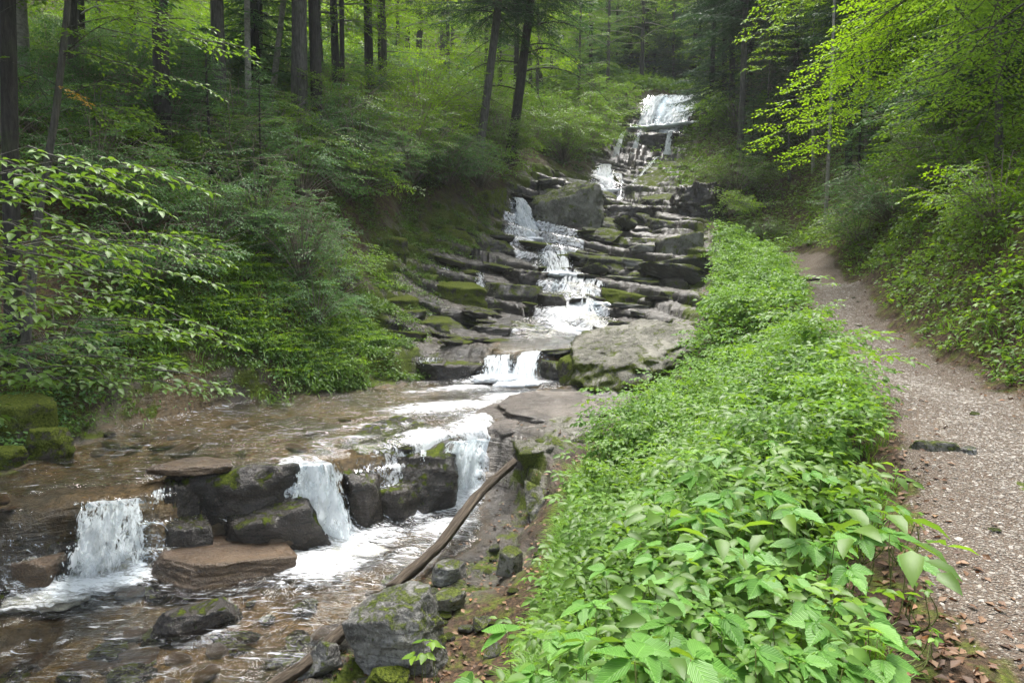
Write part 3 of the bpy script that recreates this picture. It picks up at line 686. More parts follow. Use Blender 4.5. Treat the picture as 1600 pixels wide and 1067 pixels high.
# ------------------------------------------------------------------ rocks
import bmesh
def ico(sub):
    bm = bmesh.new(); bmesh.ops.create_icosphere(bm, subdivisions=sub, radius=1.0)
    V = np.array([v.co[:] for v in bm.verts]); T = np.array([[v.index for v in f.verts] for f in bm.faces]); bm.free(); return V, T
ICO = {k: ico(k) for k in (1, 2, 3, 4, 5, 6)}
def rock_geo(seed, sub=5, npl=11, flat=.0, rough=.06, sharp=38.0, strata=.05):
    """convex block cut by random planes, edges worn, surface broken"""
    r = np.random.default_rng(seed); V, T = ICO[sub]
    n = nz(r.normal(size=(npl, 3))); h = r.uniform(.62, .98, npl)
    if flat > 0:      # a bed-split block: level top, steep sides, a few corners knocked off
        m_ = 8; az = np.linspace(0, 6.283, m_, endpoint=False) + r.uniform(-.3, .3, m_)
        sd_ = np.stack([np.cos(az), np.sin(az), r.uniform(-.35, .22, m_)], 1)
        cr = r.normal(size=(4, 3)); cr[:, 2] = np.abs(cr[:, 2]) + .3
        n = nz(np.vstack([sd_, cr, [[r.normal() * .07, r.normal() * .07, 1], [0, 0, -1]]]))
        h = np.concatenate([r.uniform(.72, 1.0, m_), r.uniform(.85, 1.0, 4) * (.6 + .4 * flat), [flat * .62, flat * .7]])
    d = V @ n.T / h
    rad = 1 / (np.log(np.exp(d * sharp).sum(1)) / sharp)
    P_ = V * rad[:, None]
    k = seed * 3.7
    g = ridged(P_[:, 0] * 1.7 + k, P_[:, 1] * 1.7, P_[:, 2] * 2.6, 101, 4) - .9
    f = fbm(P_[:, 0] * 5 + k, P_[:, 1] * 5, P_[:, 2] * 7, 103, 4)
    P_ = P_ * (1 + rough * .9 * g + rough * .55 * f)[:, None]
    zz = P_[:, 2] * 5.5 + .5 * P_[:, 0] * .6 + k + .8 * fbm(P_[:, 0] * 1.2, P_[:, 1] * 1.2, k, 107, 3)
    fr = zz - np.floor(zz); lay = noise(np.floor(zz) * 7.3, k, 0, 109) * 1.6
    lay2 = noise((np.floor(zz) + 1) * 7.3, k, 0, 109) * 1.6; sst = smooth(.72, .98, fr); lay = lay * (1 - sst) + lay2 * sst - .5 * np.exp(-((fr - .85) / .08) ** 2)
    side_ = 1 - np.clip(np.abs(nz(P_)[:, 2]), 0, 1) ** 2
    P_[:, :2] *= (1 + strata * lay * side_)[:, None]
    return P_, T
def rock(name, label, u, v, k, val, w_, d_, h_, rz=0, mat='rock_grey', seed=1, flat=0, sub=5, sink=.18, tilt=(0, 0), group=None, cat='rock', rough=.06, dz=0, parent=None, g=None):
    p = PT(u, v, val) if k == 'y' else PZ(u, v, val)
    x, y = p[0] * (1 + d_ * .5 / p[1]), p[1] + d_ * .5
    V, T = rock_geo(seed, sub, 11, flat, rough)
    ext = V.max(0) - V.min(0)
    V = (V - (V.max(0) + V.min(0)) / 2) / ext; V[:, :2] *= (1 - (.55 if flat == 0 else .16) * V[:, 2])[:, None]; V = V * np.array([w_, d_, h_ * (1 + sink)])
    V = V @ rot((1, 0, 0), R(tilt[0])).T @ rot((0, 1, 0), R(tilt[1])).T @ rot((0, 0, 1), R(rz)).T
    if g is None: g = val if k == 'z' else min(p[2], H(x, p[1]))
    o = link(name, mk_mesh(name, V, T, None, M[mat]), parent, (x, y, g + h_ * .5 * (1 - sink) + dz))
    return tag(o, label, cat, group)

# lower ledge and pool
rock('ledge_rock', 'wide dark wet dome of rock splitting the two right cascades', 622, 0, 'y', 8.25, 1.7, 1.7, 1.0, -8, 'rock_wet', 3, .75, 6, tilt=(5, 0), rough=.05, g=ZA)
rock('ledge_rock', 'black undercut block beneath the dome rock beside the white water', 580, 0, 'y', 8.0, 1.15, .8, .5, 10, 'rock_wet', 5, .7, g=ZA)
rock('ledge_rock', 'long dark layered ledge between the far left and middle cascades', 350, 0, 'y', 7.1, 1.75, 1.2, .98, 8, 'rock_wet', 8, .6, 6, tilt=(3, -3), rough=.09, g=ZA)
rock('ledge_rock', 'dark thin step jutting from the layered ledge', 400, 0, 'y', 6.95, 1.2, .6, .6, 12, 'rock_wet', 9, .6, 5, tilt=(3, -3), rough=.09, g=ZA)
rock('slab_rock', 'broad flat brown slab under thin water below the layered ledge', 325, 0, 'y', 6.35, 1.5, .95, .25, 12, 'rock_brown', 12, .55, 6, tilt=(5, 3), rough=.03, g=ZA)
rock('rock', 'small brown wet rock beside the foot of the middle cascade', 415, 0, 'y', 6.95, .36, .3, .42, 20, 'rock_brown', 14, g=ZA)
rock('ledge_rock', 'dark wet rock left of the far left cascade', 40, 0, 'y', 6.55, .95, .8, .78, 0, 'rock_wet', 17, .8, rough=.09, g=ZA)
rock('ledge_rock', 'brown rock at the left edge under the small side cascade', -5, 0, 'y', 6.1, .6, .5, .35, 30, 'rock_brown', 19, .8, g=ZA)
rock('ledge_rock', 'brown wet rock between the two left cascade lips', 250, 0, 'y', 6.95, .55, .6, .84, 0, 'rock_wet', 20, .8, rough=.09, g=ZA)
rock('rock', 'dark leaf shaped rock breaking the shallow foreground water', 310, 990, 'z', ZA, .70, .3, .17, 28, 'rock_wet', 23, .8)
rock('rock', 'low brown rock awash above the layered ledge', 300, 742, 'z', ZB, .9, .4, .1, 10, 'rock_brown', 24, .7)
rock('ledge_rock', 'pale brown water-worn shoulder right of the right cascade', 800, 725, 'z', -.95, 1.5, 1.6, .62, -20, 'rock_shelf', 27, .7, 6, tilt=(5, 6))
rock('rock', 'brown rock shelf between stream and pale bank rocks', 860, 680, 'z', -.6, 1.9, 1.6, .38, -15, 'rock_shelf', 31, .55, 6, tilt=(6, 2))
# boulders on the right bank
rock('boulder', 'huge pale lichen-covered boulder with mossy face above the right bank', 985, 622, 'z', -.48, 3.0, 3.3, .85, -10, 'rock_face', 44, .72, 6, tilt=(15, -7), rough=.13, dz=.08)
rock('boulder', 'pale slanting mossy boulder just above the fallen log', 872, 762, 'z', -1.05, 1.45, 1.3, .62, -30, 'rock_face', 47, .7, 6, tilt=(14, -10))
rock('rock', 'dark mossy block wedged under the huge pale boulder', 905, 600, 'z', -.42, .95, .8, .52, 5, 'rock_mossy', 49, .8)
rock('rock', 'flat grey rock between huge boulder and undergrowth', 960, 668, 'z', -.6, 1.3, .9, .3, 10, 'rock_shelf', 50, .6)
rock('rock', 'pale mossy rock tucked under bank leaves right of the log', 848, 815, 'z', -1.25, .55, .45, .42, 10, 'rock_pale', 53)
rock('boulder', 'angular pale and mossy boulder nearest the camera on the shore', 618, 1062, 'z', -1.33, .74, .60, .50, -25, 'rock_grey', 58, .95, 6, tilt=(12, -8), rough=.06)
rock('rock', 'round pale stone alone on the leaf-strewn shore', 797, 898, 'z', -1.22, .26, .24, .22, 0, 'rock_pale', 61, .85, rough=.04)
rock('rock', 'grey rock at the water edge beside the log', 703, 912, 'z', -1.3, .36, .32, .15, 20, 'rock_grey', 64, .95)
rock('rock', 'small grey rock behind the angular shore boulder', 700, 955, 'z', -1.28, .33, .28, .12, 40, 'rock_pale', 66, .95)
rock('rock', 'small pale rock right of the angular shore boulder', 752, 985, 'z', -1.25, .17, .15, .1, 10, 'rock_pale', 67)
rock('rock', 'grey rock leaning on the end of the broken branch', 502, 1062, 'z', -1.34, .28, .25, .24, 0, 'rock_grey', 69)
rock('rock', 'green moss-covered stone at the bottom edge of the shore', 607, 1085, 'z', -1.3, .30, .25, .14, 0, 'rock_mossy', 71)
# mossy rocks at the left bank
for i, (lab, u, v, w_, d_, h_, rz) in enumerate([
    ('big rounded moss rock at the left edge of the pool', 35, 708, 1.0, .8, .62, 5), ('mossy rock second from the left at the pool edge', 78, 722, .55, .5, .36, 20),
    ('small mossy rock at the left frame edge by the water', 8, 738, .5, .4, .22, 0), ('low mossy rock under the overhanging beech twigs', 235, 655, .8, .6, .36, 15),
    ('dark mossy rock right of the big rounded moss rock', 140, 672, .9, .6, .32, -10), ('mossy bank rock where hanging ferns meet the pool', 350, 628, .9, .5, .35, 0),
    ('mossy rock below the fern-covered bank corner', 520, 612, 1.2, .6, .32, 8)]):
    rock('mossy_rock', lab, u, v, 'z', ZB, w_, d_, h_, rz, 'rock_mossy', 80 + i, .8, 5, rough=.07)
# slabs in the middle reach
sl = [('mossy slab above the left trickle in the middle reach', 575, 600, 16.2, 1.6, .9, .28, 'rock_mossy', 8), ('dark mossy lip rock left of the lower middle cascade', 700, 588, 13.9, 1.6, 1.2, .42, 'rock_wet', -5),
      ('wet rock dividing the two threads of the lower middle cascade', 808, 592, 13.9, .55, .8, .42, 'rock_wet', 0), ('rock at the right end of the lower middle cascade lip', 868, 582, 13.7, .7, .9, .42, 'rock_slab', 0),
      ('mossy slab jutting over the small waterfall thread', 720, 468, 20.0, 1.9, 1.6, .62, 'rock_mossy', 14), ('long dark slab below the small waterfall thread', 800, 470, 20.2, 2.3, 1.4, .55, 'rock_slab', 14),
      ('dark wedge rock at the left edge of the white rapid', 862, 478, 19.8, .9, .8, .42, 'rock_wet', 0), ('mossy slab left of the thin left trickle', 640, 455, 20.6, 2.2, 1.6, .6, 'rock_mossy', 16),
      ('dark square ledge left of the upper rapid', 820, 440, 22.0, 1.7, 1.1, .55, 'rock_wet', 15), ('long mossy slab right of the rapid with thin falls', 985, 470, 20.2, 2.2, 1.3, .52, 'rock_mossy', 14),
      ('grey ledge slab right of the upper rapid', 955, 418, 23.2, 2.4, 1.6, .6, 'rock_slab', 13), ('dark slab beneath the small green pool', 920, 400, 25, 1.5, 1.2, .45, 'rock_wet', 12),
      ('pale flat-topped boulder near the undergrowth top', 1060, 402, 24.8, 2.0, 1.7, .95, 'rock_pale', -12), ('brown slab stepping down toward the huge boulder', 1030, 448, 21.6, 2.2, 1.4, .4, 'rock_slab', 14),
      ('flat slab reaching the bank beside the mossy slab', 1065, 475, 19.4, 1.5, 1.2, .35, 'rock_slab', 10), ('broad damp slab spreading left below the trickles', 660, 520, 17, 2.6, 1.8, .34, 'rock_slab', 10),
      ('small dark rock at the pool left of the rapid foot', 780, 520, 17.2, 1.5, .9, .28, 'rock_wet', 8), ('mossy rock step above the broad damp slab', 610, 485, 18, 1.8, 1.2, .4, 'rock_mossy', 10),
      ('low mossy rock where the left bank meets the slabs', 590, 400, 20.5, 2.4, 1.8, .7, 'rock_mossy', 16), ('dark mossy shelf rock left below the plunge pool', 690, 385, 23.5, 2.8, 1.8, .7, 'rock_mossy', 16),
      ('shelf rock at the left rim of the plunge pool', 765, 392, 25.0, 1.8, 1.3, .45, 'rock_slab', 12), ('pale brown slab right of the plunge pool', 985, 385, 26.5, 2.4, 1.6, .4, 'rock_slab', 12),
      ('grey boulder in the slabs below the dark hollow', 1040, 362, 28.5, 1.8, 1.3, .6, 'rock_slab', 10)]
for i, (lab, u, v, Y, w_, d_, h_, mt, rz) in enumerate(sl):
    rock('slab_rock' if w_ > 1.2 else 'rock', lab, u, v, 'y', Y, w_, d_, h_, -rz, mt, 120 + i, .6, 5, tilt=(3, rz * .35), rough=.07)
# upper rocks and cliffs
rock('rock_outcrop', 'bulky weathered outcrop right of the narrow left fall', 882, 372, 'y', 28.0, 3.4, 2.4, 2.45, -8, 'rock_pale', 152, .8, 6, tilt=(6, 0), rough=.11)
rock('rock_outcrop', 'dark mossy wall overhanging left of the narrow fall', 752, 365, 'y', 26.8, 2.3, 3.0, 2.0, 0, 'rock_mossy', 155, .8, 6, rough=.1)
rock('rock_outcrop', 'black hollow-faced ledge right of the weathered outcrop', 985, 362, 'y', 30.0, 3.3, 2.2, 1.25, 5, 'rock_wet', 157, .6, 6, rough=.09)
rock('rock_outcrop', 'dark cracked cliff block under the right bank trees', 1090, 345, 'y', 29.5, 2.6, 2.6, 1.75, -12, 'rock_wet', 160, .8, 6, rough=.1)
rock('rock', 'pale flat ledge above the weathered outcrop', 880, 296, 'y', 33, 2.6, 2, .6, -5, 'rock_grey', 161, .6)
rock('rock', 'dark rock splitting the middle cascade high upstream', 960, 292, 'y', 36.8, .55, .6, .65, 0, 'rock_mossy', 163)
rock('slab_rock', 'sloping slab covered in thin water right of the high cascade', 1010, 300, 'y', 35.5, 3.6, 3.4, 1.0, -10, 'rock_slab', 165, .6, 6, tilt=(18, -12), rough=.08)
rock('slab_rock', 'wide striped slab at the foot of the thin falls', 1045, 278, 'y', 38, 4.0, 3.2, 1.1, -6, 'rock_slab', 168, .6, 6, tilt=(14, -10), rough=.08)
rock('slab_rock', 'grey slab above the dark hollow', 1040, 325, 'y', 32, 3.0, 2.2, .8, -10, 'rock_slab', 169, .6, 6, tilt=(8, -8), rough=.08)
rock('rock', 'small boulder on the slabs above the hollow', 1000, 318, 'y', 32, 1.1, .9, .5, 0, 'rock_wet', 170)
rock('rock_outcrop', 'black bulging rock shelf under the main waterfall', 1018, 246, 'y', 42.6, 3.8, 1.8, 1.75, 0, 'rock_wet', 173, .8, 6, rough=.09)
rock('rock_outcrop', 'mossy rock shelf between the leftmost thin falls', 978, 248, 'y', 42.8, 1.6, 1.6, 1.6, 0, 'rock_mossy', 175, .8, 5, rough=.09)
rock('rock_outcrop', 'brown crag left of the main waterfall', 968, 200, 'y', 46, 2.8, 3.0, 2.4, 0, 'rock_slab', 178, 0, 6, rough=.12)
rock('rock_outcrop', 'mossy shelf rock at the right of the thin falls', 1070, 246, 'y', 42.4, 2.4, 1.8, 1.6, 0, 'rock_mossy', 181, .8, 5, rough=.09)
rock('rock', 'thin wet ledge left beneath the leftmost thin fall', 925, 262, 'y', 40, 2.2, 1.6, .5, 0, 'rock_wet', 183, .6)
# stones in the path
rock('path_stone', 'long flat mossy stone set in the path left side', 1462, 705, 'y', 4.75, .34, .16, .06, -15, 'rock_pale', 190, .6)
rock('path_stone', 'flat pale stone in the path at the right frame edge', 1580, 775, 'y', 4.1, .24, .2, .05, 10, 'rock_pale', 192, .5)
rock('path_stone', 'small stone beside the long flat path stone', 1515, 712, 'y', 4.7, .13, .1, .05, 30, 'rock_grey', 193, .6)
rock('ledge_rock', 'brown layered step left of the far left cascade lip', 75, 0, 'y', 6.75, 1.1, .6, .72, 4, 'rock_brown', 201, .7, 6, rough=.1, g=ZA)
rock('ledge_rock', 'low wet step under the left end of the far left cascade', 60, 0, 'y', 6.45, .9, .4, .42, 8, 'rock_wet', 202, .7, 6, rough=.1, g=ZA)
rock('ledge_rock', 'wet step in front of the far left cascade foot', 262, 0, 'y', 6.75, .5, .4, .5, 15, 'rock_wet', 203, .7, 5, rough=.1, g=ZA)
rock('ledge_rock', 'dark ledge end between middle cascade and dome rock', 552, 0, 'y', 7.75, .5, .6, .72, 0, 'rock_wet', 204, .7, 5, rough=.1, g=ZA)
rock('ledge_rock', 'dark low rock at the frame edge left of the side cascade', -30, 0, 'y', 6.5, .9, .8, .8, 0, 'rock_wet', 205, .7, 6, rough=.1, g=ZA)
# stones lying on the stream bed, under and just through the water
for i in range(110):
    if i < 70: p = PZ(rng.uniform(-40, 640), rng.uniform(890, 1067), ZA)
    else: p = PZ(rng.uniform(60, 760), rng.uniform(640, 735), ZB)
    if i % 18 == 0:
        V, T = rock_geo(700 + i, 3, 9, .7, .08); prb = mk_mesh('bed_stone', V * .5, T, None, M[('rock_brown', 'rock_wet')[i // 18 % 2]])
    T_ = terrain(np.array([p[0]]), np.array([p[1]]), True)
    if T_[2][0] < .05: continue
    o = link('bed_stone', prb, None, (p[0], p[1], T_[0][0] + .02)); s = rng.uniform(.10, .30)
    o.scale = (s * rng.uniform(.9, 1.8), s, s * rng.uniform(.45, .8)); o.rotation_euler = (rng.uniform(-.2, .2), rng.uniform(-.2, .2), rng.uniform(0, 6))
    tag(o, 'brown stone lying in the shallow water of the lower stream', 'stone', 'stones on the stream bed')
for i in range(16):
    y = rng.uniform(2.6, 15); x = np.interp(y, PATHL[:, 1], PATHL[:, 0]) + np.interp(y, PATHL[:, 1], PATHW) * rng.uniform(-1, 1)
    if i % 8 == 0: V, T = rock_geo(900 + i, 3, 9, .7, .07); pr2 = mk_mesh('small_stone', V * .5, T, None, M['rock_pale'])
    o = link('small_stone', pr2, None, (x, y, H(x, y) + .002)); s = rng.uniform(.03, .08) * (1 + .04 * y); o.scale = (s * rng.uniform(1, 1.8), s, s * .45); o.rotation_euler = (0, 0, rng.uniform(0, 6))
    tag(o, 'small flat stone trodden into the gravel of the path', 'stone', 'stones trodden into the path')
for i in range(26):
    y = rng.uniform(18.5, 34); x = (y - 18) * .18 + rng.uniform(.6, 4.2)
    if i % 7 == 0: V, T = rock_geo(950 + i, 4, 11, .75 if i % 2 else 0, .10); pr3 = mk_mesh('ledge_boulder', V * .5, T, None, M[('rock_slab', 'rock_grey')[i // 7 % 2]])
    T_ = terrain(np.array([x]), np.array([y]), True)
    if T_[1][0] < .8 or T_[2][0] > -.1: continue
    o = link('ledge_boulder', pr3, None, (x, y, T_[0][0] + .08)); s = rng.uniform(.5, 1.25); o.scale = (s * rng.uniform(1, 1.8), s, s * rng.uniform(.35, .65)); o.rotation_euler = (rng.uniform(-.15, .2), rng.uniform(-.1, .35), rng.uniform(-.7, .5))
    tag(o, 'tilted grey boulder lying on the bedrock ledges right of the rapid', 'rock', 'boulders on the right ledges')
# loose shore stones, many and alike
proto = None
for i in range(34):
    u, v = rng.uniform(640, 850), rng.uniform(835, 1067)
    if i > 22: u, v = rng.uniform(560, 700), rng.uniform(900, 1060)
    p = PZ(u, v, -1.27)
    if proto is None or i % 8 == 0:
        V, T = rock_geo(300 + i, 3, 9, .8, .07)
        proto = mk_mesh('shore_stone', V * .5, T, None, M['rock_grey'] if i % 16 else M['rock_slab'])
    o = link('shore_stone', proto, None, (p[0], p[1], H(p[0], p[1]) + .01)); s = rng.uniform(.05, .15)
    o.scale = (s * rng.uniform(.8, 1.5), s, s * .6); o.rotation_euler = (rng.uniform(-.3, .3), rng.uniform(-.3, .3), rng.uniform(0, 6))
    tag(o, 'small loose stone on the brown leafy shore below the bank', 'stone', 'loose stones on the shore')
for i in range(90):
    u, v, Y = rng.uniform(600, 1090), 0, rng.uniform(14.5, 34)
    x = rng.uniform(-3.2, 3.6) + (Y - 15) * .14; z = 0
    r_ = terrain(np.array([x]), np.array([Y]), True)
    if i % 10 == 0:
        V, T = rock_geo(400 + i, 4, 10, .7, .09); pr = mk_mesh('stream_rock', V * .5, T, None, M[('rock_slab', 'rock_wet', 'rock_mossy')[i // 10 % 3]])
    if r_[1][0] < .7: continue
    o = link('stream_rock', pr, None, (x, Y, r_[0][0] + .03)); s = rng.uniform(.22, .95)
    o.scale = (s * rng.uniform(1, 1.7), s, s * rng.uniform(.3, .6)); o.rotation_euler = (rng.uniform(-.2, .2), rng.uniform(-.1, .3), rng.uniform(-.5, .5))
    tag(o, 'loose wet rock lying on the ledges of the stream', 'rock', 'loose rocks on the stream ledges')

# ------------------------------------------------------------------ falling water
m, t, n, l = new_mat('falling_water')
uvn = N(t, 'ShaderNodeTexCoord').outputs['UV']
mp_ = N(t, 'ShaderNodeMapping'); mp_.inputs['Scale'].default_value = (1, .24, 1); l.new(uvn, mp_.inputs[0])
s1 = tnoise(t, 7, 6, .75, mp_.outputs[0], 1.2); s2 = tnoise(t, 22, 4, .7, mp_.outputs[0], .6)
ed = attr(t, 'dens')
mk = math_(t, 'ADD', ed, math_(t, 'MULTIPLY', math_(t, 'SUBTRACT', math_(t, 'ADD', math_(t, 'MULTIPLY', s1, .6), math_(t, 'MULTIPLY', s2, .4)), .5), 6.0))
mk = ramp(t, mk, [(.45, 0.0), (.62, .75), (.85, 1.0)])
bw = bump(t, math_(t, 'ADD', s1, math_(t, 'MULTIPLY', s2, .6)), .9, .05)
pw = principled(t, (.88, .90, .91), .25, bw, .5)
tw = N(t, 'ShaderNodeBsdfTranslucent'); tw.inputs['Color'].default_value = (.8, .85, .88, 1)
ms = N(t, 'ShaderNodeMixShader'); ms.inputs[0].default_value = .45; l.new(pw, ms.inputs[1]); l.new(tw.outputs[0], ms.inputs[2])
tp = N(t, 'ShaderNodeBsdfTransparent'); tp.inputs['Color'].default_value = (.93, .95, .96, 1)
mx = N(t, 'ShaderNodeMixShader'); l.new(mk, mx.inputs[0]); l.new(tp.outputs[0], mx.inputs[1]); l.new(ms.outputs[0], mx.inputs[2])
out(t, mx.outputs[0]); M['fall'] = m
m, t, n, l = new_mat('froth')
v = objvec(t); s1 = tnoise(t, 14, 6, .75, v, .6)
out(t, principled(t, mixc(t, ramp(t, s1, [(.3, 0.0), (.6, 1.0)]), (.52, .56, .60), (.86, .88, .9)), .4, bump(t, s1, .9, .04), .4)); M['froth'] = m

def cascade(label, A, B, A2, B2, dens=.62, arc=.6, layers=2, amp=.05, froth=.0, seed=0, uvs=1.0, name='waterfall'):
    """A,B lip ends; A2,B2 foot ends (world points)"""
    A, B, A2, B2 = [np.array(q, float) for q in (A, B, A2, B2)]
    wid = np.linalg.norm(B - A); hgt = abs(A[2] - A2[2]) + .05
    fl = (A2 + B2) / 2 - (A + B) / 2; fl[2] = 0; fl = fl / max(np.linalg.norm(fl), 1e-3) if np.linalg.norm(fl) > .02 else np.array([0, -1., 0])
    t0 = thing(name, label, 'waterfall', tuple((A2 + B2) / 2))
    o0 = np.array(t0.location)
    for L in range(layers):
        nu, nv = max(24, int(wid * 45)), max(30, int(hgt * 45)); nu, nv = min(nu, 150), min(nv, 150)
        U, Vv = np.meshgrid(np.linspace(0, 1, nu), np.linspace(-.12, 1, nv)); U, Vv = U.ravel(), Vv.ravel()
        tp_ = np.clip(Vv, 0, 1)
        top = A + (B - A) * U[:, None]; bot = A2 + (B2 - A2) * U[:, None]
        e = tp_ * (1 - arc) + arc * np.sqrt(tp_)             # thrown outwards first, then down
        P_ = top + (bot - top) * e[:, None]
        P_[:, 2] = top[:, 2] + (bot[:, 2] - top[:, 2]) * (tp_ * (1 - arc * .6) + arc * .6 * tp_ ** 2)
        P_ = P_ - fl * (np.minimum(Vv, 0) * -1.6)[:, None] * max(hgt, .3)
        k = seed + L * 13.7
        sx = U * wid
        jag = noise(sx * 3.1 + k, 0, 0, 5) * .6 + noise(sx * 9 + k, 0, 0, 6) * .4
        nn = fbm(sx * 6 + k, P_[:, 2] * 1.6, 0, 201, 4)
        P_ = P_ + fl * (amp * (.4 + nn * 1.3) * (1 - .5 * L) * smooth(-.1, .2, Vv) + .10 * jag * np.clip(Vv, 0, 1))[:, None] * min(1, hgt)
        P_[:, 0] += amp * .6 * noise(sx * 4 + k, P_[:, 2] * 2, 0, 203) * tp_
        wob_ = .10 * noise(P_[:, 2] * 4 + k, 0, k, 7)
        edge = smooth(0, .22, U + wob_) * smooth(0, .22, 1 - U - wob_)
        dn = dens + .35 * jag - .9 * (1 - edge) + .30 * tp_ - .1 * L - .25 * smooth(.0, -.12, Vv)
        Q = gquads(nv, nu)
        me = mk_mesh('falling_water', P_ - o0, None, Q, M['fall'], np.stack([(sx + k) * uvs, (-P_[:, 2]) * uvs + k], 1), attrs=dict(dens=dn))
        link('falling_water', me, t0)
    # spray drops
    nd = int(60 * wid + 40)
    V, T = ICO[1]; g = Geo()
    for _ in range(nd):
        a = rng.random(); q = rng.random() ** .6
        p = (A + (B - A) * a) * (1 - q) + (A2 + (B2 - A2) * a) * q + fl * rng.uniform(-.02, .16) * min(1.2, hgt + .2) + rng.normal(size=3) * .025
        p[2] += abs(rng.normal()) * .05 * q
        g.add(V * rng.uniform(.002, .006) * (1 + A[1] * .06) * np.array([1, 1, 1.7]) + p - o0, T, [])
    o = link('droplets', g.mesh('droplets', M['froth']), t0); o['kind'] = 'stuff'
    if froth > 0:
        g = Geo(); V, T = ICO[3]
        for _ in range(int(9 + wid * 14)):
            a = rng.uniform(-.05, 1.05); p = A2 + (B2 - A2) * a + fl * rng.uniform(-.05, froth) + np.array([0, 0, -.01])
            s = rng.uniform(.05, .14) * (1 + A[1] * .03)
            Vn = V * (1 + .45 * fbm(V[:, 0] * 2.5 + p[0] * 9, V[:, 1] * 2.5 + p[1] * 9, V[:, 2] * 2.5, 7, 3))[:, None]
            g.add(Vn * np.array([s * 1.5, s, s * .42]) + p - o0, T, [])
        link('froth', g.mesh('froth', M['froth']), t0)
    return t0
def W(u, v, z): return PZ(u, v, z)
cascade('far left cascade tumbling in broken white sheets beside the brown slab', W(118, 786, ZB + .02), W(238, 776, ZB + .03), W(92, 920, ZA), W(236, 902, ZA), .55, .25, 3, .16, .3, 1)
cascade('low side cascade at the left edge spilling beside brown rock', W(25, 872, -1.05), W(95, 868, -1.05), W(20, 930, ZA), W(105, 925, ZA), .42, .5, 2, .05, .2, 2)
cascade('thin broken spill right beside the far left cascade', W(236, 768, ZB + .03), W(262, 762, ZB + .03), W(236, 812, -.95), W(262, 806, -.95), .4, .4, 2, .05, 0, 31)
cascade('faint trickle over the brown step left of the far left cascade', W(88, 800, -.75), W(116, 800, -.75), W(70, 870, -1.2), W(112, 880, -1.2), .32, .3, 2, .06, 0, 32)
cascade('middle cascade fanning white below the dome rock', W(462, 728, ZB + .03), W(532, 722, ZB + .03), W(448, 858, ZA), W(556, 852, ZA), .66, .5, 3, .08, .35, 3)
cascade('right cascade pouring white toward the fallen log', W(700, 690, ZB + .02), W(768, 684, ZB), W(668, 792, ZA), W(752, 778, ZA), .62, .55, 3, .07, .4, 4)
cascade('single thin thread of water dropping off the dome rock', W(655, 705, ZB), W(668, 704, ZB), W(655, 765, ZA + .15), W(668, 764, ZA + .15), .5, .6, 1, .02, 0, 5)
cascade('double lower middle cascade left thread over mossy lip', PT(757, 556, 13.9), PT(803, 554, 13.9), PT(752, 590, 13.4), PT(800, 590, 13.4), .6, .5, 2, .06, .3, 6)
cascade('double lower middle cascade right thread over brown lip', PT(812, 550, 13.9), PT(850, 549, 13.9), PT(792, 600, 13.2), PT(838, 598, 13.2), .75, .5, 2, .07, .3, 7)
cascade('tiny spill at the left end of the lower middle ledge', PT(655, 558, 14.4), PT(690, 560, 14.4), PT(650, 572, 14.2), PT(686, 574, 14.2), .35, .5, 1, .03, 0, 8)
cascade('broad white rapid above the upper pool', PT(850, 470, 20.6), PT(935, 468, 20.6), PT(862, 520, 18.2), PT(950, 512, 18.4), .62, .2, 2, .16, .4, 9)
cascade('short curtain in the middle of the rapid', PT(868, 430, 22.3), PT(955, 436, 22.0), PT(858, 470, 20.8), PT(945, 476, 20.6), .5, .4, 2, .1, .2, 10)
cascade('stepped chute under the small green pool', PT(838, 392, 25.6), PT(893, 392, 25.6), PT(850, 428, 22.8), PT(900, 430, 22.6), .48, .3, 2, .1, .2, 11)
cascade('thin fall at the right end of the rapid curtain', PT(950, 448, 21.6), PT(964, 448, 21.6), PT(953, 470, 21.2), PT(966, 470, 21.2), .45, .5, 1, .03, 0, 12)
cascade('small left waterfall thread between mossy slabs', PT(744, 424, 21.8), PT(757, 424, 21.8), PT(740, 454, 21.4), PT(760, 455, 21.4), .5, .5, 1, .04, .1, 13)
cascade('leftmost trickle between two mossy slabs', PT(693, 418, 21.8), PT(703, 416, 21.8), PT(686, 432, 21.4), PT(697, 432, 21.4), .45, .5, 1, .03, 0, 14)
cascade('little spill below the left rim of the plunge pool', PT(778, 402, 24.6), PT(793, 402, 24.6), PT(776, 416, 24.3), PT(794, 416, 24.3), .45, .5, 1, .03, 0, 15)
cascade('narrow left fall plunging beside the weathered outcrop', PT(801, 308, 28.6), PT(818, 310, 28.6), PT(806, 374, 27.6), PT(848, 374, 27.6), .78, .35, 3, .14, .3, 16)
cascade('high cascade left strand above the slabs', PT(934, 256, 38.8), PT(956, 257, 38.8), PT(930, 300, 36.3), PT(958, 299, 36.3), .8, .3, 2, .16, .3, 17)
cascade('high cascade right strand beside the dark rock', PT(958, 270, 38.0), PT(973, 272, 38.0), PT(962, 298, 36.6), PT(978, 298, 36.6), .6, .3, 2, .1, .2, 18)
cascade('leftmost thin fall, slanting like a white blade', PT(973, 206, 43.4), PT(979, 206, 43.4), PT(955, 248, 42.2), PT(968, 248, 42.2), .85, .3, 2, .08, 0, 19)
cascade('middle thin fall under the main waterfall', PT(996, 208, 42.8), PT(1002, 208, 42.8), PT(983, 246, 42.0), PT(996, 246, 42.0), .55, .3, 2, .06, 0, 20)
cascade('right thin fall under the main waterfall', PT(1044, 204, 42.4), PT(1052, 204, 42.4), PT(1036, 242, 42.0), PT(1049, 242, 42.0), .62, .3, 2, .08, 0, 21)
cascade('thin slanting run of water across the striped slab', PT(1025, 245, 41.2), PT(1034, 245, 41.2), PT(985, 285, 37.2), PT(995, 288, 37.0), .3, .1, 1, .06, 0, 22)
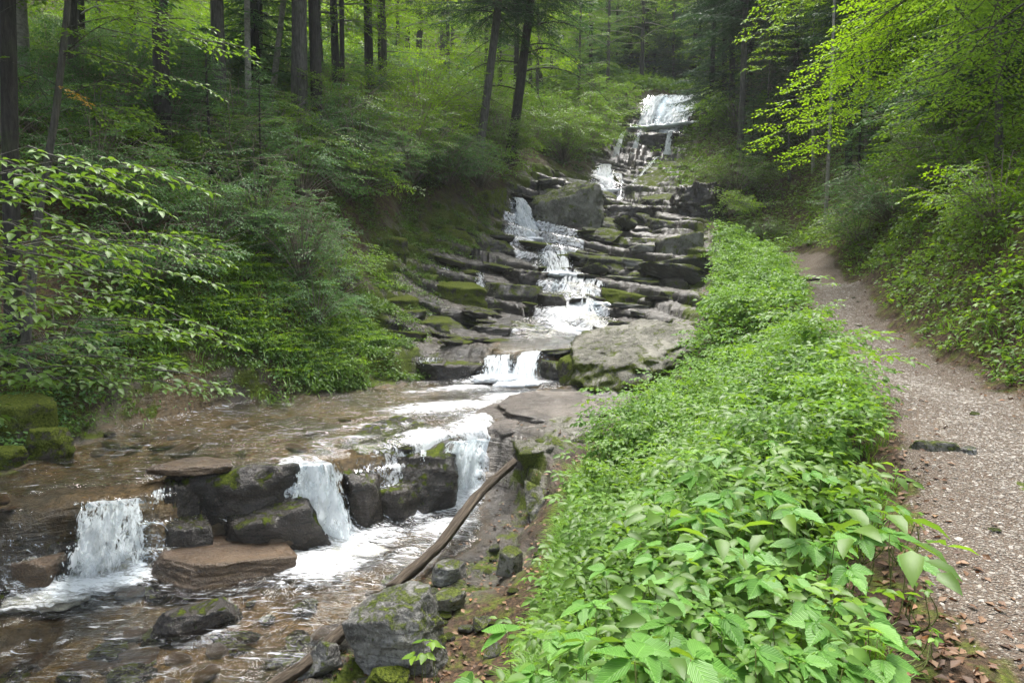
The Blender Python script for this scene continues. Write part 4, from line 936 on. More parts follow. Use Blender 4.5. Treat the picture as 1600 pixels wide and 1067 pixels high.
cascade('main waterfall left fan at the head of the ravine', PT(1020, 152, 48.5), PT(1040, 150, 48.5), PT(990, 202, 44.6), PT(1016, 201, 44.6), .72, .15, 3, .3, .4, 23, .5)
cascade('main waterfall broad right fan behind spruce twigs', PT(1038, 149, 48.5), PT(1108, 148, 48.5), PT(1019, 200, 44.6), PT(1090, 194, 44.8), .50, .15, 3, .3, .4, 24, .5)

# ------------------------------------------------------------------ log and branches
def log_thing(name, label, pts, rad, seed, mat='log', k=16, stubs=()):
    pts = np.array(pts); n = 60
    s = np.linspace(0, len(pts) - 1, n); i = np.minimum(s.astype(int), len(pts) - 2); f = (s - i)[:, None]
    c = pts[i] * (1 - f) + pts[i + 1] * f
    c[:, 2] += .015 * np.sin(np.linspace(0, 6, n) + seed); c[:, 0] += .009 * np.sin(np.linspace(0, 5, n) * 1.7 + seed)
    r = np.interp(s, range(len(rad)), rad) * (1 + .22 * noise(s * 3.3, seed, 0, 11) + .12 * noise(s * 9, seed, 0, 12))
    V, T, Q = tube(c, r, k)
    cc = np.repeat(c, k, 0); d = V[:n * k] - cc
    th = np.tile(np.arange(k), n) / k * 6.283; al = np.repeat(np.arange(n), k) / n
    if k > 30: d = d * np.where((np.cos(th - 1.2) > .55) & (al > .25), .62 + .25 * noise(al * 9, 0, 0, 5), 1.0)[:, None]
    V[:n * k] = cc + d * (1 + .18 * np.sign(np.sin(th * 5 + 2 * noise(al * 4, th, 0, 8))) * .4 + .22 * noise(np.cos(th) * 2.2 + seed, np.sin(th) * 2.2, al * 5, 301) + .12 * noise(np.cos(th) * 6, np.sin(th) * 6, al * 12, 303))[:, None]
    uv = np.zeros((len(V), 2)); uv[:n * k, 0] = np.abs(np.tile(np.arange(k), n) / k - .5) * 2; uv[:n * k, 1] = al * len(pts)
    o = link(name, mk_mesh(name, V, T, Q, M[mat], uv)); return tag(o, label, 'log' if k > 30 else 'branch')
log_thing('fallen_log', 'long weathered split log lying across the white water foot', [PZ(803, 722, -.78), PZ(745, 775, -1.02), PZ(690, 845, -1.14), PZ(612, 918, -1.24)], [.048, .064, .062, .055], 1, k=36)
log_thing('fallen_branch', 'dark broken branch in the water below the angular boulder', [PZ(548, 975, -1.22), PZ(490, 1025, -1.24), PZ(420, 1080, -1.27)], [.055, .052, .046], 2)
log_thing('path_root', 'thin dark root crossing the far bend of the path', [PT(1255, 436, 17), PT(1281, 438, 17)], [.035, .03], 3, 'bark_dark', 8)

# ------------------------------------------------------------------ foliage builders
def spray(L, leaf, seed, droop=.15, gap=.62, side=.45, jit=.22, twigs=True):
    r = np.random.default_rng(seed); n = max(4, int(L / (leaf * 1.25)))
    t = np.linspace(0, 1, 9); ph = r.uniform(0, 6)
    main = np.stack([L * t, .05 * L * np.sin(t * 4 + ph), -droop * L * t * t + .02 * L * np.sin(t * 7 + ph)], 1)
    FR = []; TW = [(main, np.linspace(.0045, .0015, 9) * (.6 + L))]
    def at(q): i = min(int(q * 8), 7); f = q * 8 - i; return main[i] * (1 - f) + main[i + 1] * f
    def leaves_on(p0, d, ln):
        k = max(2, int(ln / (leaf * gap))); P_, A_, N_ = [], [], []
        for j in range(k + 1):
            q = (j + .6) / (k + .6); sgn = 1 if j % 2 else -1
            p = p0 + d * ln * q + np.array([0, 0, -droop * .6 * ln * q * q])
            ang = R(r.uniform(35, 60)) * sgn if j < k else 0
            c, s = math.cos(ang), math.sin(ang)
            P_.append(p); A_.append([d[0] * c - d[1] * s, d[0] * s + d[1] * c, d[2] - .12 + r.normal() * .15]); N_.append([r.normal() * jit, r.normal() * jit, 1])
        FR.append(frames(P_, A_, N_, leaf * r.uniform(.7, 1.1, len(P_))))
    for i in range(n):
        q = .12 + .86 * i / n; sgn = 1 if i % 2 else -1; ang = sgn * R(r.uniform(38, 62))
        ln = L * side * (1.05 - .75 * q) * r.uniform(.75, 1.15)
        d = np.array([math.cos(ang), math.sin(ang), r.normal() * .08]); p0 = at(q)
        leaves_on(p0, d, ln)
        if twigs: TW.append((np.array([p0, p0 + d * ln]), np.array([.0025, .001])))
    leaves_on(at(.8), nz(main[8] - main[6]), L * .22)
    return cat_frames(FR), TW
SPR = {}
def get_spray(L, leaf, k):
    key = (round(L, 2), round(leaf, 3), k % 5)
    if key not in SPR: SPR[key] = spray(L, leaf, hash(key) % 99991 if False else int(L * 100) * 7 + int(leaf * 1000) + k % 5)
    return SPR[key]
def put_spray(FR, G, p, d, L, leaf, k, s=1.0, roll=0.0, twigs=True):
    F, TW = get_spray(L, leaf, k); B = basis(d) @ rot((1, 0, 0), roll)
    FR.append(xf(F, B, np.asarray(p), s))
    if twigs and G is not None:
        for pts, rr in TW[:1] if twigs == 1 else TW: G.tube(pts @ B.T * s + p, rr * s * 1.3, 4)
def decid(Ht, h0, R0, nl, leaf, spL, seed, up=.25, dens=1.0, twigs=1):
    """trunk pointing up from the origin: crown frames and limb geometry"""
    r = np.random.default_rng(seed); FR = []; G = Geo(); k = 0
    for i in range(nl):
        q = (i + r.random()) / nl; h = h0 + (Ht - h0) * q ** .9; az = i * 2.399 + r.normal() * .3
        ln = R0 * (math.sin(math.pi * min(1, .18 + .80 * q)) ** .7) * r.uniform(.65, 1.15)
        el = up + .5 * q + r.normal() * .1
        d = np.array([math.cos(az) * math.cos(el), math.sin(az) * math.cos(el), math.sin(el)])
        t = np.linspace(0, 1, 6)[:, None]; pts = np.array([0, 0, h]) + d * ln * t + np.array([0, 0, -1]) * (.22 * ln * t * t)
        G.tube(pts, np.linspace(.012 + .012 * ln, .004, 6), 5)
        m = max(2, int(ln / (spL * .42) * dens))
        for j in range(m + 1):
            qq = .2 + .8 * j / m; ii = min(int(qq * 5), 4); f = qq * 5 - ii; p = pts[ii] * (1 - f) + pts[ii + 1] * f
            a2 = az + (r.uniform(.4, 1.1) * (1 if j % 2 else -1) if j < m else 0)
            dd = np.array([math.cos(a2), math.sin(a2), r.normal() * .15 - .05])
            put_spray(FR, G, p, dd, spL, leaf, k, r.uniform(.7, 1.2), r.normal() * .25, twigs); k += 1
    return cat_frames(FR), G
def spruce(Ht, h0, R0, seed, step=.42, nd=(.13, .030), dens=1.0, dead=0):
    r = np.random.default_rng(seed); P_, A_, N_, L_ = [], [], [], []; G = Geo(); h = h0
    while h < Ht - .2:
        q = (h - h0) / (Ht - h0); nb = r.integers(4, 7); a0 = r.uniform(0, 6.28)
        for b in range(nb):
            az = a0 + b * 6.283 / nb + r.normal() * .15; Lb = R0 * (1 - q) ** .8 * r.uniform(.7, 1.1) + .15
            hh = h + r.uniform(-.15, .15); t = np.linspace(0, 1, 9)
            z = hh + Lb * (.10 * t - .42 * t ** 1.5 * (1 - .6 * q) + .16 * t ** 3)
            pts = np.stack([np.cos(az) * Lb * t, np.sin(az) * Lb * t, z], 1)
            G.tube(pts, np.linspace(.010 + .006 * Lb, .003, 9), 4)
            d = np.array([math.cos(az), math.sin(az), 0]); s = np.array([-d[1], d[0], 0])
            m = int(Lb / .13 * dens)
            for j in range(m):
                qq = .12 + .88 * (j + .5) / m; i = min(int(qq * 8), 7); f = qq * 8 - i; p = pts[i] * (1 - f) + pts[i + 1] * f
                for sg in (1, -1):
                    ln = (.12 + .42 * Lb * (1 - qq) ** .7 * .55) * r.uniform(.7, 1.2)
                    td = nz(d * .75 + s * sg * .8 + np.array([0, 0, -.28 - .3 * r.random()]))
                    k = max(2, int(ln / .075))
                    tt = (np.arange(k) + r.random()) / k
                    pp = p + td * ln * tt[:, None]
                    for sg2 in (1, -1):
                        P_.append(pp); A_.append(nz(td * .8 + np.cross(td, [0, 0, 1]) * sg2 * .65 + r.normal(size=(k, 3)) * .18)); N_.append(np.tile([0, 0, 1.0], (k, 1)) + r.normal(size=(k, 3)) * .4); L_.append(np.full(k, nd[0]) * r.uniform(.8, 1.2, k))
        h += step * r.uniform(.8, 1.2)
    return frames(np.concatenate(P_), np.concatenate(A_), np.concatenate(N_), np.concatenate(L_)), G
def bare_twigs(G, p0, d0, ln, rad, r, depth=3, sag=.15):
    n = 6; pts = [np.asarray(p0, float)]; d = np.asarray(d0, float)
    for i in range(n):
        d = nz(d + r.normal(size=3) * .16 + np.array([0, 0, -sag * .25])); pts.append(pts[-1] + d * ln / n)
    pts = np.array(pts); G.tube(pts, np.linspace(rad, rad * .35, n + 1), 4)
    if depth > 0:
        for i in range(1, n + 1):
            if r.random() < .85:
                dd = nz(d + nz(r.normal(size=3)) * .9); bare_twigs(G, pts[i], dd, ln * r.uniform(.35, .6), rad * .5, r, depth - 1, sag)

def plants(P_, h, nl, size, spread, seed, tilt=-.15, nj=.3, lean=(0, 0)):
    """small leafy herbs: nl leaves round each foot"""
    r = np.random.default_rng(seed); n = len(P_)
    h = np.asarray(h) * np.ones(n); size = np.asarray(size) * np.ones(n); spread = np.asarray(spread) * np.ones(n)
    az = r.uniform(0, 6.283, (n, nl)); q = r.uniform(.35, 1, (n, nl)); rad = spread[:, None] * r.uniform(.1, 1, (n, nl))
    p = P_[:, None, :] + np.stack([np.cos(az) * rad + lean[0] * q, np.sin(az) * rad + lean[1] * q, h[:, None] * q * (1 - .25 * (rad / np.maximum(spread[:, None], 1e-3)) ** 2)], -1)
    a = np.stack([np.cos(az + r.normal(size=az.shape) * .5), np.sin(az + r.normal(size=az.shape) * .5), tilt + r.normal(size=az.shape) * .38], -1)
    nn = np.stack([r.normal(size=az.shape) * nj, r.normal(size=az.shape) * nj, np.ones_like(az)], -1)
    return frames(p.reshape(-1, 3), a.reshape(-1, 3), nn.reshape(-1, 3), (size[:, None] * r.uniform(.6, 1.25, (n, nl))).ravel())
def blades(P_, nl, size, seed, up=1.0):
    r = np.random.default_rng(seed); n = len(P_)
    az = r.uniform(0, 6.283, (n, nl)); p = P_[:, None, :] + np.stack([np.cos(az), np.sin(az), 0 * az], -1) * .02
    a = np.stack([np.cos(az) * .6, np.sin(az) * .6, up * np.ones_like(az) + r.normal(size=az.shape) * .3], -1)
    nn = np.stack([-np.cos(az), -np.sin(az), .8 + 0 * az], -1)
    return frames(p.reshape(-1, 3), a.reshape(-1, 3), nn.reshape(-1, 3), (np.asarray(size) * np.ones(n))[:, None].repeat(nl, 1).ravel() * r.uniform(.6, 1.2, n * nl))
def sow(n, xr, yr, power, accept, seed):
    """points on the ground, thinning with distance; accept(x, y, terrain tuple) -> probability"""
    r = np.random.default_rng(seed)
    y0, y1 = yr; k = r.random(n)
    y = (y0 ** (1 - power) + k * (y1 ** (1 - power) - y0 ** (1 - power))) ** (1 / (1 - power)) if power != 1 else y0 * (y1 / y0) ** k
    a, b = xr(y); x = a + (b - a) * r.random(n)
    T = terrain(x, y, True); ok = r.random(n) < accept(x, y, T)
    return np.stack([x, y, T[0]], 1)[ok], ok, [q[ok] for q in T]

# ------------------------------------------------------------------ undergrowth (nobody could count it)
def pathx(y): return np.interp(y, PATHL[:, 1], PATHL[:, 0])
def pathw(y): return np.interp(y, PATHL[:, 1], PATHW)
def bank_ok(x, y, T):
    lft = pathx(y) - pathw(y) - x; edge = smooth(.02, .30, lft - .12 * noise(x * 2, y * 2, 0, 5)) * smooth(-.05, -.40, T[5])
    bare = smooth(-1.45, -1.18, T[0]) * smooth(-.42, -.22, noise(x * 1.6, y * 1.6, 0, 88))
    nearp = smooth(.15, .45, lft - .50 * smooth(5.5, 3, y) + .25 * noise(x * 2.5, y * 2.5, 0, 6)) * (.25 + .75 * smooth(2.6, 4.2, y))
    return edge * bare * nearp * (x > -1.2 + .0 * y)
def XB(y): return (np.interp(y, [1, 2, 3, 4, 5, 6, 8, 12, 18, 26], [.20, .16, .24, .38, .55, .70, 1.05, 2.1, 4.6, 7.0]), pathx(y) - pathw(y) + .1)
P1, ok, T1 = sow(9500, XB, (1.6, 26), 1.0, bank_ok, 1)
def bank_h(P_):
    x, y = P_[:, 0], P_[:, 1]
    h = .36 * smooth(0, .6, pathx(y) - pathw(y) - x) + .10
    return h * np.clip(1 + .9 * noise(x * 1.1, y * 1.1, 0, 77) + .8 * noise(x * 2.7, y * 2.7, 0, 76), .25, 2) * (1 + .012 * y)
hs = bank_h(P1)
sz = np.minimum(.062 + .0025 * P1[:, 1], (.050 + .0030 * P1[:, 1]) * (1 + .75 * noise(P1[:, 0] * .9, P1[:, 1] * .9, 0, 78) + .35 * rng.random(len(P1))))
near = P1[:, 1] < 9
F = plants(P1[near], hs[near], 8, sz[near] * 1.15, .15, 21, tilt=-.25, nj=.4)
tag(link('undergrowth', leaf_mesh('undergrowth', F, HI, M['leaf_bank'], .66)), kind='stuff')
F = plants(P1[~near], hs[~near], 8, sz[~near] * 1.15, .22, 22, nj=.4)
tag(link('undergrowth', leaf_mesh('undergrowth', F, HI, M['leaf_bank'], .72)), kind='stuff')
# leafy shoots standing in tiers above the low cover
P2, ok, T2 = sow(2600, XB, (1.6, 24), 1.0, lambda x, y, T: bank_ok(x, y, T) * (.35 + .65 * (noise(x * 1.3, y * 1.3, 0, 97) > -.05)), 12)
r = np.random.default_rng(60); FR = []; hb = bank_h(P2)
for i in range(len(P2)):
    az = r.uniform(0, 6.28); y = P2[i, 1]
    for j in range(2):
        F_, _ = get_spray(.26, .052, i + j); FR.append(xf(F_, basis([math.cos(az + j * 2.5), math.sin(az + j * 2.5), r.normal() * .15 + .1]) @ rot((1, 0, 0), r.normal() * .2), P2[i] + [0, 0, hb[i] * (1.0 + .22 * j)], r.uniform(.7, 1.2) * (1 + .03 * y)))
tag(link('undergrowth', leaf_mesh('undergrowth', cat_frames(FR), HI, M['leaf_bank'], .62)), kind='stuff')
P2, ok, T2 = sow(420, XB, (1.5, 8), .9, lambda x, y, T: bank_ok(x, y, T), 13)
r = np.random.default_rng(61); FR = []; hb = bank_h(P2)
for i in range(len(P2)):
    az = r.uniform(0, 6.28)
    for j in range(3):
        F_, _ = get_spray(.42, .085, i + j); FR.append(xf(F_, basis([math.cos(az + j * 2.1), math.sin(az + j * 2.1), r.normal() * .2 + .15]) @ rot((1, 0, 0), r.normal() * .25), P2[i] + [0, 0, hb[i] * (.95 + .25 * j)], r.uniform(.6, 1.05)))
tag(link('undergrowth', leaf_mesh('undergrowth', cat_frames(FR), HI, M['leaf_beech'], .55)), kind='stuff')
# finer yellow green herbs between
P2, ok, T2 = sow(7000, XB, (1.4, 14), 1.1, lambda x, y, T: bank_ok(x, y, T) * (noise(x * 1.1, y * 1.1, 0, 99) > .0), 2)
F = plants(P2, bank_h(P2) * 1.1, 8, .036 + .002 * P2[:, 1], .12, 23, tilt=.1, nj=.4)
tag(link('undergrowth', leaf_mesh('undergrowth', F, HI, M['leaf_yellow'], .6)), kind='stuff')
# grass on the stream side of the bank and among the leaves
P3, ok, T3 = sow(9000, lambda y: (XB(y)[0] - .25, XB(y)[1] + .05), (1.8, 9), 1.2, lambda x, y, T: smooth(-1.5, -1.2, T[0]) * smooth(.05, -.2, T[5]) * (.25 + .75 * (noise(x * 1.3 + 4, y * 1.3, 0, 66) > .12)) * (T[6] < -.10 - .35 * smooth(4.5, 2.5, y)), 3)
F = blades(P3, 7, .13, 24)
tag(link('grass', leaf_mesh('grass', F, BLADE, M['grass'], .045)), kind='stuff')
# right hand slope
def XR(y): return (pathx(y) + np.where(y > 15, -1.2, pathw(y) + .05), np.interp(y, [0, 3, 8, 15, 30, 45], [6, 9, 13, 20, 28, 34]))
def right_ok(x, y, T):
    d = -T[6]
    return smooth(.06, .40, d + .25 * noise(x * 1.5, y * 1.5, 0, 15)) * (.6 + .4 * (noise(x * .5, y * .5, 0, 17) > -.25))
P4, ok, T4 = sow(30000, XR, (3.0, 44), 1.0, right_ok, 4)
hs = .12 + .22 * smooth(.2, 2.2, P4[:, 0] - pathx(P4[:, 1]) - pathw(P4[:, 1])) * (1 + .5 * noise(P4[:, 0] * .8, P4[:, 1] * .8, 0, 79))
nr = P4[:, 1] < 11
F = plants(P4[nr], hs[nr], 9, .046 + .0025 * P4[nr, 1], .18, 25, nj=.4)
tag(link('undergrowth', leaf_mesh('undergrowth', F, HI, M['leaf_beech'], .55)), kind='stuff')
F = plants(P4[~nr], hs[~nr] * 1.3, 9, .042 + .0030 * P4[~nr, 1], .30, 26)
tag(link('undergrowth', leaf_mesh('undergrowth', F, LO, M['leaf_beech'], .6)), kind='stuff')
P5, ok, T5 = sow(7000, XR, (3.2, 24), 1.1, lambda x, y, T: right_ok(x, y, T) * (noise(x * .7, y * .7, 0, 19) > .05) * .9, 5)
F = plants(P5, .32, 9, .05 + .0035 * P5[:, 1], .2, 27)
tag(link('undergrowth', leaf_mesh('undergrowth', F, LO, M['leaf_yellow'], .62)), kind='stuff')
P5, ok, T5 = sow(5000, XR, (3.0, 20), 1.1, lambda x, y, T: right_ok(x, y, T) * .9, 55)
F = blades(P5, 6, .16 + .006 * P5[:, 1], 28, .6)
tag(link('grass', leaf_mesh('grass', F, BLADE, M['grass'], .05)), kind='stuff')
# left bank: ferny mounds by the water, thin cover on the shaded slope
def XL_(y): return (np.interp(y, [6, 10, 16, 30, 45], [-12, -14, -20, -30, -40]), np.interp(y, [6, 8, 10, 12, 14, 16, 20, 24, 28, 40], [-4, -3.6, -2.4, -1.7, -1.9, -3, -3.4, -2.8, .6, 5]))
lush = lambda x, y: smooth(2.6, .8, np.sqrt(((x + 4.2) / 1.5) ** 2 + ((y - 12.6) / 1.5) ** 2))
def left_ok(x, y, T): return smooth(.1, -.3, T[5]) * (.15 + .85 * smooth(-.1, .25, noise(x * .45, y * .45, 0, 23)))
P6, ok, T6 = sow(17000, XL_, (6.5, 46), 1.0, left_ok, 6)
F = plants(P6, .22, 8, .045 + .0032 * P6[:, 1], .26, 29)
tag(link('undergrowth', leaf_mesh('undergrowth', F, LO, M['leaf_cool'], .6)), kind='stuff')
P7, ok, T7 = sow(4200, lambda y: (np.full_like(y, -6.5), np.full_like(y, -1.6)), (10.2, 17), .5, lambda x, y, T: smooth(.35, -.1, T[5]) * lush(x, y) * smooth(-.35, .05, noise(x * 1.4, y * 1.4, 0, 20)), 7)
F = plants(P7, .22 * (1 + .6 * noise(P7[:, 0] * 2, P7[:, 1] * 2, 0, 14)), 8, .085, .18, 30, tilt=-.35, nj=.4)
tag(link('undergrowth', leaf_mesh('undergrowth', F, HI, M['fern'], .5)), kind='stuff')
F = blades(P7, 9, .34, 31, .15)
tag(link('grass', leaf_mesh('grass', F, BLADE, M['grass'], .045)), kind='stuff')
r = np.random.default_rng(62); FR = []
for i in range(0, len(P7), 5):
    az = r.uniform(0, 6.28)
    for j in range(4):
        F_, _ = get_spray(.38, .045, i + j); FR.append(xf(F_, basis([math.cos(az + j * 1.6), math.sin(az + j * 1.6), .25]) @ rot((1, 0, 0), r.normal() * .2), P7[i] + [0, 0, .14], r.uniform(.7, 1.2)))
tag(link('undergrowth', leaf_mesh('undergrowth', cat_frames(FR), HI, M['leaf_yellow'], .5)), kind='stuff')
P7, ok, T7 = sow(9000, lambda y: (np.full_like(y, -12.0), np.full_like(y, -2.5)), (7.2, 13), .5, lambda x, y, T: smooth(1.2, .8, T[5]) * smooth(-1.6, -.5, T[5]) * smooth(ZB + .03, ZB + .12, T[0]), 75)
F = plants(P7, .14, 7, .055, .13, 76, tilt=-.35, nj=.4)
tag(link('undergrowth', leaf_mesh('undergrowth', F, HI, M['fern'], .5)), kind='stuff')
F = blades(P7[::2], 6, .16, 77, .2)
tag(link('grass', leaf_mesh('grass', F, BLADE, M['grass'], .05)), kind='stuff')
P7, ok, T7 = sow(2600, lambda y: (XB(y)[0] - .30, XB(y)[0] + .35), (2.6, 8), .8, lambda x, y, T: smooth(-1.45, -1.25, T[0]) * smooth(.05, -.2, T[5]), 78)
F = blades(P7, 9, .24, 79, .55)
tag(link('grass', leaf_mesh('grass', F, BLADE, M['grass'], .04)), kind='stuff')
# herbs and moss tufts on the shaded slabs at the left of the stream, and cover at the ravine head
P7, ok, T7 = sow(9000, lambda y: (np.interp(y, [12, 16, 20, 27], [-3.5, -5, -5, -3]), np.interp(y, [12, 14, 16, 18, 20, 24, 27], [-2.0, -1.7, -2.0, -2.2, -1.5, -1.2, -.6])), (12, 27), .7, lambda x, y, T: smooth(2.2, .0, T[5]) * (noise(x * 1.1, y * 1.1, 0, 27) > -.02) * (T[2] < -.1), 71)
F = plants(P7, .14, 7, .075, .16, 72, nj=.4)
tag(link('undergrowth', leaf_mesh('undergrowth', F, LO, M['fern'], .6)), kind='stuff')
P7, ok, T7 = sow(15000, lambda y: (-.62 * y, 12 + .3 * y), (44, 112), .6, lambda x, y, T: smooth(.3, -.3, T[5]), 73)
F = plants(P7, 1.0, 8, .35, .9, 74, nj=.5)
tag(link('undergrowth', leaf_mesh('undergrowth', F, LO, M['leaf_beech'], .6)), kind='stuff')
# leaf litter
P8, ok, T8 = sow(32000, lambda y: (np.interp(y, [1, 7, 12, 24], [-1.6, -9, -12, -16]), np.interp(y, [1, 6, 12, 24], [3.6, 5.4, 7, 10])), (1.5, 22), 1.3,
                 lambda x, y, T: (1 - T[3] * (.62 + .36 * smooth(.1, .4, T[6]))) * smooth(.4, -.1, T[2]) * np.where(T[1] > .5, smooth(12, 6, y) * smooth(-3, -.5, x) * .8, .7), 8)
r8 = np.random.default_rng(9); n8 = len(P8); az = r8.uniform(0, 6.28, n8)
F = frames(P8 + np.array([0, 0, .008]), np.stack([np.cos(az), np.sin(az), r8.normal(size=n8) * .25], 1), np.stack([r8.normal(size=n8) * .4, r8.normal(size=n8) * .4, np.ones(n8)], 1), .028 + r8.random(n8) * .03 + .0015 * P8[:, 1])
tag(link('dead_leaves', leaf_mesh('dead_leaves', F, LO, M['litter'], .6, r8.random(n8))), kind='stuff')
# gravel on the path: real chips, laid over the beaten surface
r9 = np.random.default_rng(10); n9 = 34000
y = 1.4 * (17 / 1.4) ** r9.random(n9); x = pathx(y) + pathw(y) * np.clip(r9.normal(size=n9) * .55, -1.15, 1.3)
T = terrain(x, y, True); kp = r9.random(n9) < .06 + .94 * smooth(.1, .8, T[3]); x, y = x[kp], y[kp]; T = [q[kp] for q in T]; n9 = len(x); V, Tt = ICO[1]
cubeV = np.array([[-1, -1, -.4], [1, -1, -.5], [1, 1, -.4], [-1, 1, -.5], [-.7, -.8, .5], [.8, -.6, .4], [.6, .8, .5], [-.8, .6, .35]])
cubeQ = np.array([[4, 5, 6, 7], [0, 1, 5, 4], [1, 2, 6, 5], [2, 3, 7, 6], [3, 0, 4, 7]])
s = (.0024 + .0045 * r9.random(n9) ** 3) * (1 + .09 * y) * np.where(r9.random(n9) < .02, 2.0, 1)
az = r9.uniform(0, 6.28, n9); ca, sa = np.cos(az), np.sin(az)
st_ = r9.uniform(.6, 1.6, n9)
vv = cubeV[None] * (1 + r9.normal(size=(n9, 8, 3)) * .18); vx = vv[..., 0] * (s * st_)[:, None]; vy = vv[..., 1] * s[:, None]; vz = vv[..., 2] * (s * .6)[:, None]
P9 = np.stack([x[:, None] + vx * ca[:, None] - vy * sa[:, None], y[:, None] + vx * sa[:, None] + vy * ca[:, None], T[0][:, None] + .002 + vz], -1)
m, t, n, l = new_mat('gravel')
gcol = ramp(t, attr(t, 'rnd'), [(0, (.09, .07, .053)), (.3, (.165, .145, .12)), (.75, (.24, .215, .182)), (1, (.34, .315, .28))])
out(t, principled(t, gcol, .85)); M['gravel'] = m
tag(link('gravel', mk_mesh('gravel', P9.reshape(-1, 3), None, (cubeQ[None] + np.arange(n9)[:, None, None] * 8).reshape(-1, 4), m, rnd=np.repeat(r9.random(n9), 8), smooth_=False)), kind='stuff')

# ------------------------------------------------------------------ broad-leaved plants in the foreground
def big_plant(label, name, u, v, Y, leaf, nleaf, seed, spread=.22, mat='leaf_big', five=False):
    """crown of compound leaves centred on the given spot, stems rising from the ground below"""
    r = np.random.default_rng(seed); top = PT(u, v, Y); gx_, gy_ = top[0] + r.normal() * .04, top[1] + r.normal() * .04
    g = H(gx_, gy_); t0 = thing(name, label, 'plant', (gx_, gy_, g), 'broad-leaved plants at the front of the bank')
    o0 = np.array([gx_, gy_, g]); hgt = max(top[2] - g, .15); FR = []; G = Geo()
    for i in range(nleaf):
        az = i * 2.4 + r.normal() * .3; rr = spread * math.sqrt((i + .4) / nleaf)
        tip = np.array([math.cos(az) * rr, math.sin(az) * rr, hgt * (1 - .30 * (rr / spread) ** 2 * r.uniform(.5, 1.2))]) + (top - o0) * np.array([1, 1, 0])
        q = np.linspace(0, 1, 7)[:, None]; pts = np.array([0, 0, .0]) * (1 - q) + tip * q + np.array([math.cos(az), math.sin(az), 0]) * (.10 * np.sin(q * math.pi)) * (1 - q)
        G.tube(pts, np.linspace(.0035, .0016, 7), 5)
        n = 5 if five else 3
        for j in range(n):
            a2 = az + (0, 1.15, -1.15, 2.0, -2.0)[j] + r.normal() * .12; sc_ = (1, .88, .88, .6, .6)[j]
            FR.append(frames([tip + np.array([math.cos(a2), math.sin(a2), 0]) * leaf * .05], [[math.cos(a2), math.sin(a2), -.15 + r.normal() * .14]], [[math.cos(az) * .25 + r.normal() * .16, math.sin(az) * .25 - .15 + r.normal() * .16, 1]], [leaf * sc_ * r.uniform(.85, 1.1)]))
    F = cat_frames(FR)
    link('stem', G.mesh('stem', M['twig_green']), t0)
    link('leaves', leaf_mesh('leaves', F, XL, M[mat], .62, np.clip(r.random(len(F['p'])) * .7 + .1, 0, 1)), t0)
    return t0
BP = [('three big veined leaves nearest the lens at the bottom edge', 1045, 1015, 1.35, .115, 5, .16), ('broad plant at the bottom edge left of centre bank', 965, 1000, 1.6, .11, 6, .2),
      ('three-leaved sprig reaching over the path edge low right', 1335, 965, 1.95, .12, 4, .13), ('glossy three-leaved plant behind the low right sprig', 1245, 965, 2.0, .085, 6, .18),
      ('plant leaning over the path edge, long pointed leaflets', 1375, 835, 2.7, .125, 5, .22), ('wide pale-backed plant in the middle of the front bank', 1180, 770, 2.8, .13, 8, .3),
      ('broad plant left of the middle bank plant', 1080, 800, 2.7, .115, 7, .26), ('bright three-part leaves just left of the path-side plant', 1290, 845, 2.55, .11, 4, .16),
      ('large drooping leaves right of the bank centre', 1140, 855, 2.4, .115, 5, .2), ('tall plant behind the wide bank plant', 1240, 735, 3.2, .12, 6, .28),
      ('lone broad-leaved plant at the shore corner of the bank', 830, 990, 2.3, .115, 6, .24), ('soft hanging leaves at the bottom of the frame beside the shore', 880, 1040, 1.75, .1, 5, .18),
      ('leafy cluster between bottom edge and glossy plant', 1150, 1010, 1.6, .085, 7, .2), ('bright plant at the bottom edge near the path', 1230, 1030, 1.6, .08, 6, .16),
      ('leaf cluster hanging low beside the path soil', 1310, 900, 2.3, .09, 4, .14), ('tall leaves at the grassy shore side of the bank', 985, 880, 2.6, .10, 5, .2),
      ('pale wide leaves on the bank shoulder', 1130, 730, 3.3, .11, 6, .28), ('broad leaves over the mid bank crest', 1330, 790, 3.0, .10, 5, .2),
      ('drooping leaflets between the bottom edge and low sprig', 1290, 1040, 1.75, .10, 5, .17), ('wide leaves at the bottom centre of the bank', 1100, 960, 1.8, .10, 6, .2), ('plant with long leaflets behind the bottom centre leaves', 1020, 930, 2.1, .10, 6, .22),
      ('leafy clump left of the large drooping leaves', 1060, 870, 2.5, .095, 6, .22), ('bright clump between glossy plant and three-part leaves', 1215, 895, 2.3, .085, 6, .2), ('broad pale leaves near the grassy shore edge', 960, 950, 2.2, .095, 5, .2),
      ('tall leaflets against the gravel beyond the leaning plant', 1360, 760, 3.4, .10, 5, .2), ('broad clump at the crest above the pale wide leaves', 1180, 690, 3.9, .10, 7, .3), ('soft leaves at the stream side of the bank crest', 1060, 750, 3.4, .095, 6, .26)]
for i, (lab, u, v, Y, lf, nlv, sp_) in enumerate(BP): big_plant(lab, 'broad_leaved_plant', u, v, Y, lf, nlv, 500 + i, sp_, five=i % 2 == 1)
big_plant('bright green sprout growing before the angular shore boulder', 'sprout', 667, 1000, 4.4, .09, 5, 530, .09, 'leaf_yellow')
for i, (lab, u, v, Y) in enumerate([('small sprouting weed in the soil by the gravel edge', 1440, 905, 2.75), ('trailing weed on the soil below the sprouting one', 1450, 980, 2.35), ('tiny herb at the gravel edge below the leaning plant', 1430, 800, 3.4)]):
    p = PT(u, v, Y); big_plant(lab, 'weed', u, v, Y, .035, 5, 540 + i, .05, 'grass')

